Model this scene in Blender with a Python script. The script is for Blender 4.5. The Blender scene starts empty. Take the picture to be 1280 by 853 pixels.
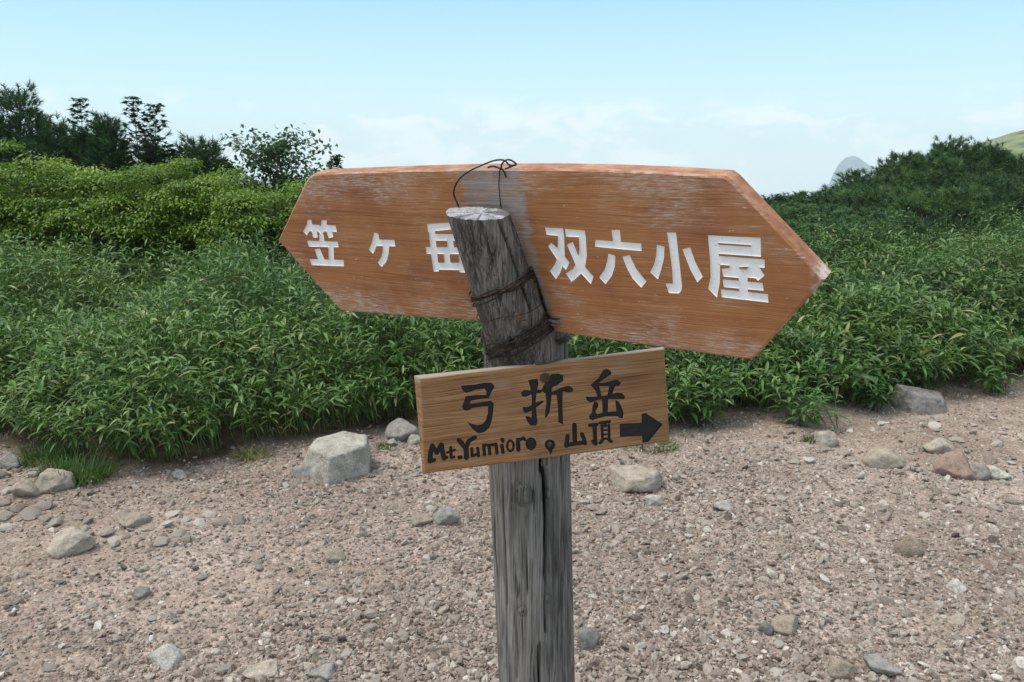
import bpy, math, random
import numpy as np
from mathutils import Matrix, Vector

# ------------------------------------------------------------------ camera, light, sky
SC = bpy.context.scene
COL = SC.collection
EYE = np.array([0.0, 0.0, 1.5])
PITCH = math.radians(12.5)
cam_data = bpy.data.cameras.new('camera')
cam_data.lens = 28.0
cam_data.sensor_width = 36.0
cam_data.clip_start = 0.05
cam_data.clip_end = 20000
cam = bpy.data.objects.new('camera', cam_data)
COL.objects.link(cam)
cam.location = EYE
cam.rotation_euler = (math.pi/2 - PITCH, 0, 0)
SC.camera = cam

SUN_EL, SUN_AZ = 63.0, -98.0      # azimuth from +Y, clockwise: high up on the left
sd = bpy.data.lights.new('sun', 'SUN')
sd.energy = 2.4
sd.angle = math.radians(22)
sd.color = (1.0, 0.93, 0.82)
sun = bpy.data.objects.new('sun', sd)
COL.objects.link(sun)
_a, _e = math.radians(SUN_AZ), math.radians(SUN_EL)
_sdir = Vector((math.sin(_a)*math.cos(_e), math.cos(_a)*math.cos(_e), math.sin(_e)))
sun.rotation_euler = _sdir.to_track_quat('Z', 'Y').to_euler()

world = bpy.data.worlds.new('World')
SC.world = world
world.use_nodes = True
SC.view_settings.view_transform = 'Standard'
SC.view_settings.look = 'None'
SC.view_settings.gamma = 1.0
SC.view_settings.use_curve_mapping = False
SC.view_settings.exposure = 0.5
SC.cycles.use_denoising = True
SC.cycles.max_bounces = 8
SC.cycles.transparent_max_bounces = 8
SC.cycles.volume_bounces = 1

class NT:
    """short hand for building node trees"""
    def __init__(self, tree):
        self.t = tree
        self.n = tree.nodes
        self.l = tree.links
    def node(self, kind, **kw):
        nd = self.n.new(kind)
        for k, v in kw.items():
            setattr(nd, k, v)
        return nd
    def put(self, sock, v):
        if isinstance(v, bpy.types.NodeSocket):
            self.l.new(v, sock)
        elif v is not None:
            if isinstance(v, (tuple, list)) and len(v) == 3 and sock.type == 'RGBA':
                v = (*v, 1)
            sock.default_value = v
    def math(self, op, a, b=None, c=None, clamp=False):
        nd = self.node('ShaderNodeMath', operation=op, use_clamp=clamp)
        self.put(nd.inputs[0], a)
        if b is not None: self.put(nd.inputs[1], b)
        if c is not None: self.put(nd.inputs[2], c)
        return nd.outputs[0]
    def mix(self, f, a, b, mode='MIX'):
        nd = self.node('ShaderNodeMix', data_type='RGBA', blend_type=mode)
        self.put(nd.inputs[0], f); self.put(nd.inputs[6], a); self.put(nd.inputs[7], b)
        return nd.outputs[2]
    def ramp(self, f, stops, interp='LINEAR'):
        nd = self.node('ShaderNodeValToRGB')
        cr = nd.color_ramp
        cr.interpolation = interp
        while len(cr.elements) < len(stops): cr.elements.new(0.5)
        for e, (p, c) in zip(cr.elements, stops):
            e.position = p
            e.color = (*c, 1) if isinstance(c, (tuple, list)) else (c, c, c, 1)
        self.put(nd.inputs[0], f)
        return nd.outputs[0]
    def step(self, v, lo, hi):
        nd = self.node('ShaderNodeMapRange', interpolation_type='SMOOTHSTEP')
        self.put(nd.inputs[0], v); nd.inputs[1].default_value = lo; nd.inputs[2].default_value = hi
        return nd.outputs[0]
    def obj(self):
        return self.node('ShaderNodeTexCoord').outputs['Object']
    def gen(self):
        return self.node('ShaderNodeTexCoord').outputs['Generated']
    def pos(self):
        return self.node('ShaderNodeNewGeometry').outputs['Position']
    def map(self, v, scale=(1, 1, 1), loc=(0, 0, 0), rot=(0, 0, 0)):
        nd = self.node('ShaderNodeMapping')
        self.put(nd.inputs[0], v); nd.inputs[1].default_value = loc; nd.inputs[2].default_value = rot; nd.inputs[3].default_value = scale
        return nd.outputs[0]
    def noise(self, v, scale=5, detail=4, rough=0.55, dist=0.0):
        nd = self.node('ShaderNodeTexNoise')
        self.put(nd.inputs['Vector'], v)
        nd.inputs['Scale'].default_value = scale; nd.inputs['Detail'].default_value = detail
        nd.inputs['Roughness'].default_value = rough; nd.inputs['Distortion'].default_value = dist
        return nd.outputs[0]
    def voronoi(self, v, scale=5, feature='F1', out=0, rnd=1.0):
        nd = self.node('ShaderNodeTexVoronoi', feature=feature)
        self.put(nd.inputs['Vector'], v); nd.inputs['Scale'].default_value = scale
        if 'Randomness' in nd.inputs: nd.inputs['Randomness'].default_value = rnd
        return nd.outputs[out]
    def sep(self, v):
        nd = self.node('ShaderNodeSeparateXYZ'); self.put(nd.inputs[0], v)
        return nd.outputs
    def attr(self, name):
        nd = self.node('ShaderNodeAttribute', attribute_name=name)
        return nd.outputs['Fac']
    def bump(self, h, strength=0.5, dist=0.01, normal=None):
        nd = self.node('ShaderNodeBump')
        nd.inputs['Strength'].default_value = strength; nd.inputs['Distance'].default_value = dist
        self.put(nd.inputs['Height'], h)
        if normal is not None: self.put(nd.inputs['Normal'], normal)
        return nd.outputs[0]

def sky():
    t = NT(world.node_tree)
    t.n.clear()
    out = t.node('ShaderNodeOutputWorld')
    bg = t.node('ShaderNodeBackground')
    st = t.node('ShaderNodeTexSky', sky_type='NISHITA', sun_disc=False)
    st.sun_elevation = math.radians(SUN_EL)
    st.sun_rotation = math.radians(SUN_AZ)
    st.altitude = 2500
    st.air_density = 1.0
    st.dust_density = 1.5
    st.ozone_density = 1.0
    d = t.gen()
    z = t.sep(d)[2]
    # thin high haze whitens the blue everywhere, more and more towards the horizon
    veil = t.ramp(z, [(0.0, (5.9, 6.7, 6.9)), (0.05, (5.0, 6.4, 6.75)), (0.10, (3.9, 5.9, 6.6)), (0.20, (2.4, 4.7, 6.3)), (0.42, (5.9, 6.5, 7.1)), (1.0, (6.1, 6.6, 7.1))])
    col = t.mix(0.9, st.outputs[0], veil)
    # broken cumulus low over the horizon
    q = t.map(d, scale=(8, 8, 17), loc=(0.6, 0.3, 0.0))
    n = t.noise(q, scale=1.5, detail=7, rough=0.58, dist=0.35)
    low = t.ramp(z, [(0.0, 1.0), (0.045, 0.8), (0.085, 0.0)])
    m = t.math('MULTIPLY', t.step(n, 0.50, 0.62), low)
    col = t.mix(t.math('MULTIPLY', m, 0.95), col, (7.6, 7.6, 7.6))
    n2 = t.noise(t.map(q, loc=(3, 1, 2)), scale=2.2, detail=6, rough=0.55)
    g = t.math('MULTIPLY', t.step(n2, 0.5, 0.72), low)
    col = t.mix(t.math('MULTIPLY', g, 0.25), col, (4.6, 5.7, 6.7))
    under = t.step(z, -0.12, -0.02)
    col = t.mix(under, (4.2, 4.5, 4.6), col)
    t.put(bg.inputs[0], col)
    bg.inputs[1].default_value = 0.12
    t.l.new(bg.outputs[0], out.inputs[0])
sky()

# ------------------------------------------------------------------ numeric helpers
FPX = 28.0/36.0*1280
_F = np.array([0, math.cos(PITCH), -math.sin(PITCH)])
_U = np.array([0, math.sin(PITCH), math.cos(PITCH)])
def ray(px, py):
    d = np.array([1.0, 0, 0])*(px-640)/FPX + _U*(426.5-py)/FPX + _F
    return d
def at(px, py, Y):
    """point at depth Y along the sight line of a photo pixel"""
    d = ray(px, py)
    return EYE + d*(Y/d[1])
def project(P):
    d = np.asarray(P, float) - EYE
    zz = d @ _F
    return 640 + FPX*d[..., 0]/zz, 426.5 - FPX*(d @ _U)/zz

RNG = np.random.default_rng(7)
_LAT = np.random.default_rng(3).random((64, 64, 64)).astype(np.float64)
def vnoise(x, y, z=0.0):
    x, y, z = np.broadcast_arrays(np.asarray(x, float), np.asarray(y, float), np.asarray(z, float))
    xi, yi, zi = np.floor(x).astype(int), np.floor(y).astype(int), np.floor(z).astype(int)
    fx, fy, fz = x-xi, y-yi, z-zi
    fx, fy, fz = [f*f*(3-2*f) for f in (fx, fy, fz)]
    def L(a, b, c): return _LAT[(xi+a) & 63, (yi+b) & 63, (zi+c) & 63]
    return ((L(0,0,0)*(1-fx)+L(1,0,0)*fx)*(1-fy)+(L(0,1,0)*(1-fx)+L(1,1,0)*fx)*fy)*(1-fz) + \
           ((L(0,0,1)*(1-fx)+L(1,0,1)*fx)*(1-fy)+(L(0,1,1)*(1-fx)+L(1,1,1)*fx)*fy)*fz
def fbm(x, y, z=0.0, o=4):
    s, a = 0, 0.5
    for k in range(o):
        s = s + a*(vnoise(np.asarray(x)*2**k+17.3*k, np.asarray(y)*2**k+5.1*k, np.asarray(z)*2**k+9.7*k)-0.5)
        a *= 0.5
    return s
def unit(v):
    return v/np.maximum(np.linalg.norm(v, axis=-1, keepdims=True), 1e-9)
def sstep(a, b, x):
    t = np.clip((x-a)/(b-a), 0, 1)
    return t*t*(3-2*t)

class MB:
    """collects pieces and links them as ONE mesh object"""
    def __init__(self):
        self.v, self.f, self.t, self.m, self.n = [], [], [], [], 0
    def add(self, v, f, tint=0.5, mi=0):
        v = np.asarray(v, float).reshape(-1, 3)
        f = np.asarray(f, int)
        self.v.append(v)
        self.f.append(f + self.n)
        self.t.append(np.broadcast_to(np.asarray(tint, float), (len(v),)))
        self.m.append(np.full(len(f), mi))
        self.n += len(v)
    def mesh(self, name, mats, smooth=False):
        me = bpy.data.meshes.new(name)
        V = np.concatenate(self.v)
        counts = np.concatenate([np.full(len(f), f.shape[1]) for f in self.f])
        loops = np.concatenate([f.ravel() for f in self.f])
        me.vertices.add(len(V)); me.vertices.foreach_set('co', V.ravel().astype(np.float32))
        me.loops.add(len(loops)); me.loops.foreach_set('vertex_index', loops.astype(np.int32))
        me.polygons.add(len(counts))
        st = np.concatenate([[0], np.cumsum(counts)[:-1]])
        me.polygons.foreach_set('loop_start', st.astype(np.int32))
        me.polygons.foreach_set('loop_total', counts.astype(np.int32))
        me.polygons.foreach_set('use_smooth', np.full(len(counts), bool(smooth)))
        for m in (mats if isinstance(mats, (list, tuple)) else [mats]): me.materials.append(m)
        me.polygons.foreach_set('material_index', np.concatenate(self.m).astype(np.int32))
        a = me.attributes.new('tint', 'FLOAT', 'POINT')
        a.data.foreach_set('value', np.concatenate(self.t).astype(np.float32))
        me.update(calc_edges=True)
        me.validate()
        return me
    def build(self, name, mats, parent=None, smooth=False, frame=None):
        o = bpy.data.objects.new(name, self.mesh(name, mats, smooth))
        COL.objects.link(o)
        if frame is not None: o.matrix_basis = frame
        if parent is not None: hang(o, parent)
        return o
    def tube(self, pts, rad, sides=8, tint=0.5, cap=True, mi=0):
        P = np.asarray(pts, float); n = len(P)
        R = np.broadcast_to(np.asarray(rad, float), (n,))
        T = unit(np.gradient(P, axis=0))
        ref = np.array([0, 0, 1.0]) if abs(T[0][2]) < 0.8 else np.array([1.0, 0, 0])
        A = unit(ref - T[0]*(ref@T[0])); rings = []
        for i in range(n):
            A = unit(A - T[i]*(A@T[i])); B = np.cross(T[i], A)
            an = np.linspace(0, 2*np.pi, sides, endpoint=False)
            rings.append(P[i] + R[i]*(np.cos(an)[:, None]*A + np.sin(an)[:, None]*B))
        V = np.concatenate(rings)
        i = np.arange(n-1)[:, None]*sides; j = np.arange(sides)[None]; k = (j+1) % sides
        F = np.stack([i+j, i+k, i+sides+k, i+sides+j], -1).reshape(-1, 4)
        self.add(V, F, tint, mi)
        if cap:
            c = np.array([P[0], P[-1]]); b = self.n
            self.add(c, np.zeros((0, 3), int), tint, mi)
            o = b - len(V)
            f0 = np.stack([np.full(sides, b), o+k[0], o+j[0]], -1)
            l = o+(n-1)*sides
            f1 = np.stack([np.full(sides, b+1), l+j[0], l+k[0]], -1)
            self.f.append(np.concatenate([f0, f1])); self.m.append(np.full(2*sides, mi))
            self.v.append(np.zeros((0, 3))); self.t.append(np.zeros(0))

def empty(name, loc):
    o = bpy.data.objects.new(name, None)
    o.empty_display_size = 0.1
    o.location = loc
    COL.objects.link(o)
    return o
def hang(o, parent):
    """parent o without moving it (o holds world placement)"""
    o.parent = parent
    if parent.type == 'EMPTY':
        o.matrix_parent_inverse = (Matrix.Translation(parent.location) @ parent.rotation_euler.to_matrix().to_4x4()).inverted()
    else:
        o.matrix_parent_inverse = WORLD[parent.name].inverted()
    WORLD[o.name] = o.matrix_basis.copy()
WORLD = {}
def tag(o, label=None, cat=None, group=None, kind=None):
    if label: o['label'] = label
    if cat: o['category'] = cat
    if group: o['group'] = group
    if kind: o['kind'] = kind
    return o
def copy_thing(o, loc, rz, scale, label, group=None):
    c = o.copy(); COL.objects.link(c)
    c.location = loc; c.rotation_euler = (0, 0, rz); c.scale = (scale,)*3
    c['label'] = label
    if group: c['group'] = group
    for ch in o.children:
        d = ch.copy(); COL.objects.link(d); d.parent = c
    return c

# ------------------------------------------------------------------ materials
def mat(name):
    m = bpy.data.materials.new(name)
    m.use_nodes = True
    t = NT(m.node_tree)
    bs = t.n['Principled BSDF']
    return m, t, bs

def leaf_material(name, stops, rough=0.5, trans=0.3, spec=0.4):
    m, t, bs = mat(name)
    c = t.ramp(t.attr('tint'), stops)
    n = t.noise(t.pos(), scale=38, detail=2)
    c = t.mix(1.0, c, t.ramp(n, [(0.3, 0.82), (0.7, 1.15)]), 'MULTIPLY')
    t.put(bs.inputs['Base Color'], c)
    bs.inputs['Roughness'].default_value = rough
    bs.inputs['Specular IOR Level'].default_value = spec
    tr = t.node('ShaderNodeBsdfTranslucent')
    t.put(tr.inputs[0], t.mix(1.0, c, (1.05, 1.25, 0.6), 'MULTIPLY'))
    mx = t.node('ShaderNodeMixShader')
    mx.inputs[0].default_value = trans
    t.l.new(bs.outputs[0], mx.inputs[1]); t.l.new(tr.outputs[0], mx.inputs[2])
    t.l.new(mx.outputs[0], t.n['Material Output'].inputs[0])
    return m

def bark_material(name, a, b):
    m, t, bs = mat(name)
    n = t.noise(t.map(t.obj(), scale=(30, 30, 9)), scale=2, detail=5)
    t.put(bs.inputs['Base Color'], t.ramp(n, [(0.3, a), (0.7, b)]))
    bs.inputs['Roughness'].default_value = 0.9
    t.put(bs.inputs['Normal'], t.bump(n, 0.6, 0.01))
    return m

def stone_material(name, stops, speck=0.35, scale=1.0):
    m, t, bs = mat(name)
    p = t.obj()
    c = t.ramp(t.attr('tint'), stops)
    n = t.noise(p, scale=22*scale, detail=6, rough=0.65)
    c = t.mix(1.0, c, t.ramp(n, [(0.32, 0.55), (0.5, 0.98), (0.68, 1.2)]), 'MULTIPLY')
    n2 = t.noise(p, scale=160*scale, detail=3, rough=0.7)
    c = t.mix(speck, c, t.ramp(n2, [(0.35, (0.09, 0.085, 0.08)), (0.5, (0.3, 0.28, 0.25)), (0.66, (0.62, 0.6, 0.55))]), 'OVERLAY')
    t.put(bs.inputs['Base Color'], c)
    bs.inputs['Roughness'].default_value = 0.88
    bs.inputs['Specular IOR Level'].default_value = 0.25
    h = t.math('ADD', t.math('MULTIPLY', n, 0.7), t.math('MULTIPLY', n2, 0.3))
    t.put(bs.inputs['Normal'], t.bump(h, 0.8, 0.014/scale))
    return m

# ------------------------------------------------------------------ terrain
def ground_flat(px, py):
    d = ray(px, py)
    return EYE + d*(-EYE[2]/d[2])
_EPX = [(-260, 560), (0, 548), (40, 572), (130, 590), (230, 584), (330, 558), (440, 545), (520, 528), (620, 540), (720, 556), (850, 540), (930, 514), (1010, 508), (1100, 500), (1200, 482), (1280, 470), (1500, 462)]
_E = np.array([ground_flat(*p)[:2] for p in _EPX])
_E = _E[np.argsort(_E[:, 0])]
def edge(x):
    return np.interp(x, _E[:, 0], _E[:, 1])
def gh(x, y):
    x = np.asarray(x, float); y = np.asarray(y, float)
    s = y - edge(x)
    z = 0.05*fbm(x*0.7, y*0.7, 1.5) + 0.018*fbm(x*4, y*4, 3.2)
    z = z + 0.05*sstep(-0.05, 0.35, s) + 0.075*np.clip(s, 0, 5.5) + 0.045*np.clip(x, 0, 8)*sstep(0.5, 6, s)
    far = np.clip(np.hypot(x*0.8, y) - 15.0, 0, None)
    z = z - 0.012*far**1.55*sstep(0, 6, far)
    z = np.maximum(z, -150 + 6*fbm(x*0.004, y*0.004))
    z = z - 0.02*np.clip(-y-2, 0, None)
    return z
def on_ground(px, py):
    d = ray(px, py); t = 0.5
    for _ in range(4000):
        P = EYE + d*t
        if P[2] < gh(P[0], P[1]): break
        t += 0.004*max(1, t)
    return P

def spaced(lo, hi, a, b, step, grow=1.16):
    mid = list(np.arange(a, b, step))
    l, s = [], step; p = a
    while p > lo:
        s *= grow; p -= s; l.append(max(p, lo))
    r, s = [], step; p = mid[-1]
    while p < hi:
        s *= grow; p += s; r.append(min(p, hi))
    return np.array(l[::-1] + mid + r)

def soil_material():
    m, t, bs = mat('trail_gravel')
    p = t.pos()
    big = t.noise(p, scale=1.3, detail=5, rough=0.6)
    mid = t.noise(p, scale=9, detail=5, rough=0.65)
    c = t.ramp(big, [(0.3, (0.20, 0.153, 0.124)), (0.5, (0.29, 0.231, 0.195)), (0.7, (0.375, 0.312, 0.274))])
    c = t.mix(1.0, c, t.ramp(mid, [(0.3, 0.78), (0.7, 1.2)]), 'MULTIPLY')
    cell = t.node('ShaderNodeTexVoronoi', feature='F1')
    t.put(cell.inputs['Vector'], p); cell.inputs['Scale'].default_value = 85
    cs = t.sep(cell.outputs['Color'])[0]
    c = t.mix(0.75, c, t.ramp(cs, [(0.0, (0.62, 0.58, 0.55)), (0.5, (0.97, 0.94, 0.92)), (0.85, (1.2, 1.16, 1.13)), (1.0, (1.55, 1.5, 1.46))]), 'MULTIPLY')
    litter_shade = t.attr('tint')
    n = t.noise(p, scale=14, detail=4)
    dirt_shade = t.ramp(n, [(0.3, (0.035, 0.025, 0.016)), (0.55, (0.07, 0.05, 0.03)), (0.75, (0.12, 0.09, 0.055))])  # dark litter soil that also paints the shade in the hollow under the leaves
    c = t.mix(t.math('MINIMUM', litter_shade, 1.0), c, dirt_shade)
    turf = t.ramp(t.noise(p, scale=3.5, detail=7, rough=0.7), [(0.35, (0.03, 0.06, 0.018)), (0.52, (0.065, 0.115, 0.03)), (0.68, (0.12, 0.15, 0.055))])
    c = t.mix(t.math('SUBTRACT', litter_shade, 1.0, clamp=True), c, turf)
    t.put(bs.inputs['Base Color'], c)
    bs.inputs['Roughness'].default_value = 0.95
    bs.inputs['Specular IOR Level'].default_value = 0.2
    h = t.math('ADD', t.math('MULTIPLY', t.math('SUBTRACT', 1.0, cell.outputs['Distance']), 0.5), t.math('MULTIPLY', t.noise(p, scale=45, detail=5, rough=0.7), 0.8))
    t.put(bs.inputs['Normal'], t.bump(h, 0.8, 0.012))
    return m

xs = spaced(-2600, 2600, -4.6, 6.0, 0.022)
ys = spaced(-60, 2700, 1.2, 7.0, 0.022)
X, Y = np.meshgrid(xs, ys)
Z = gh(X, Y)
S = Y - edge(X)
near = (np.abs(X) < 8) & (Y < 9)
Z = Z + np.where(near, 0.020*fbm(X*16, Y*16, 4.4, 3) + 0.014*np.abs(fbm(X*38, Y*38, 8.8, 2)), 0)
nx, ny = len(xs), len(ys)
i, j = np.meshgrid(np.arange(nx-1), np.arange(ny-1))
a = (j*nx+i).ravel()
mb = MB()
lit = sstep(-0.10, 0.12, S + 0.25*fbm(X*3, Y*3, 2.2)) + sstep(3.5, 5.5, S) + sstep(9, 13, np.abs(X)) + 2*sstep(6, 9, -Y)  # litter margin reaches out past the leaf line, adding painted shade
mb.add(np.stack([X, Y, Z], -1).reshape(-1, 3), np.stack([a, a+1, a+nx+1, a+nx], -1), lit.ravel())
tag(mb.build('ground', soil_material(), smooth=True), kind='structure')

def hill_material():
    m, t, bs = mat('grassy_hillside')
    p = t.pos()
    n = t.noise(t.map(p, scale=(0.22, 0.22, 0.5)), scale=1, detail=7, rough=0.65)
    c = t.ramp(n, [(0.36, (0.035, 0.065, 0.026)), (0.46, (0.10, 0.14, 0.055)), (0.56, (0.155, 0.185, 0.085)), (0.66, (0.24, 0.24, 0.15))])
    g = t.noise(t.map(p, scale=(0.09, 0.03, 0.25), loc=(3, 2, 1)), scale=1.6, detail=5, rough=0.6)
    c = t.mix(t.step(g, 0.56, 0.68), c, (0.42, 0.39, 0.31))
    t.put(bs.inputs['Base Color'], c)
    bs.inputs['Roughness'].default_value = 0.95
    return m
# grassy hill to the right, about 150 m off
hx = np.linspace(40, 330, 120); hy = np.linspace(105, 300, 70)
HX, HY = np.meshgrid(hx, hy)
rid = np.interp(HX/HY*150, [40, 62, 71, 74, 78, 86.7, 91, 96.5, 120, 200, 330], [-26, -13, -4, 1.6, 3.2, 5.6, 7.0, 8.2, 13.5, 37, 70])
HZ = rid*1.0 - 0.0045*(HY-150)**2*np.where(HY < 150, 1.0, 0.5) + 2.2*fbm(HX*0.06, HY*0.06, 1, 5)*np.clip(np.abs(HY-150)/20, 0.12, 1)
i, j = np.meshgrid(np.arange(119), np.arange(69)); a = (j*120+i).ravel()
mb = MB(); mb.add(np.stack([HX, HY, HZ], -1).reshape(-1, 3), np.stack([a, a+1, a+121, a+120], -1))
tag(mb.build('hill', hill_material(), smooth=True), kind='structure')

def rock_far_material():
    m, t, bs = mat('haze_tinted_rock')
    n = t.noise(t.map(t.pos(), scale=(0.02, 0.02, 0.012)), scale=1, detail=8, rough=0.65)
    t.put(bs.inputs['Base Color'], t.ramp(n, [(0.38, (0.02, 0.032, 0.06)), (0.55, (0.06, 0.08, 0.12)), (0.68, (0.17, 0.19, 0.23))]))  # blue of the distant air is mixed into the rock colour
    bs.inputs['Roughness'].default_value = 0.95
    return m
MY = 2400.0
mx = np.linspace(-420, 520, 150); my = np.linspace(-320, 320, 60)
MX, MYY = np.meshgrid(mx, my)
pr = np.interp(MX, [-420, -200, -120, -70, -56, -46, -32, -10, 8, 28, 50, 72, 110, 250, 520], [-150, -150, -145, -110, -66, -20, 12, 30, 31, 22, 6, -14, -60, -125, -150])
MZ = pr - 1.1*np.abs(MYY) + 34*fbm(MX*0.028, MYY*0.028, 5, 6)*np.clip(0.55+np.abs(MYY)/120, 0, 1)
i, j = np.meshgrid(np.arange(149), np.arange(59)); a = (j*150+i).ravel()
cxm = at(1062, 205, MY)[0]
mb = MB(); mb.add(np.stack([MX+cxm, MYY+MY, np.maximum(MZ, -152)], -1).reshape(-1, 3), np.stack([a, a+1, a+151, a+150], -1))
tag(mb.build('mountain', rock_far_material(), smooth=True), kind='structure')

def haze():
    m = bpy.data.materials.new('mountain_air')
    m.use_nodes = True
    t = NT(m.node_tree); t.n.clear()
    out = t.node('ShaderNodeOutputMaterial')
    v = t.node('ShaderNodeVolumePrincipled')
    v.inputs['Color'].default_value = (0.80, 0.91, 1.0, 1)
    v.inputs['Density'].default_value = 0.00044
    t.l.new(v.outputs[0], out.inputs['Volume'])
    mb = MB()
    x0, x1, y0, y1, z0, z1 = -2650, 2650, -70, 2760, -160, 110
    V = [(x, y, z) for z in (z0, z1) for y in (y0, y1) for x in (x0, x1)]
    mb.add(V, [(0, 2, 3, 1), (4, 5, 7, 6), (0, 1, 5, 4), (2, 6, 7, 3), (0, 4, 6, 2), (1, 3, 7, 5)])
    tag(mb.build('haze', m), kind='stuff')
haze()

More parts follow.
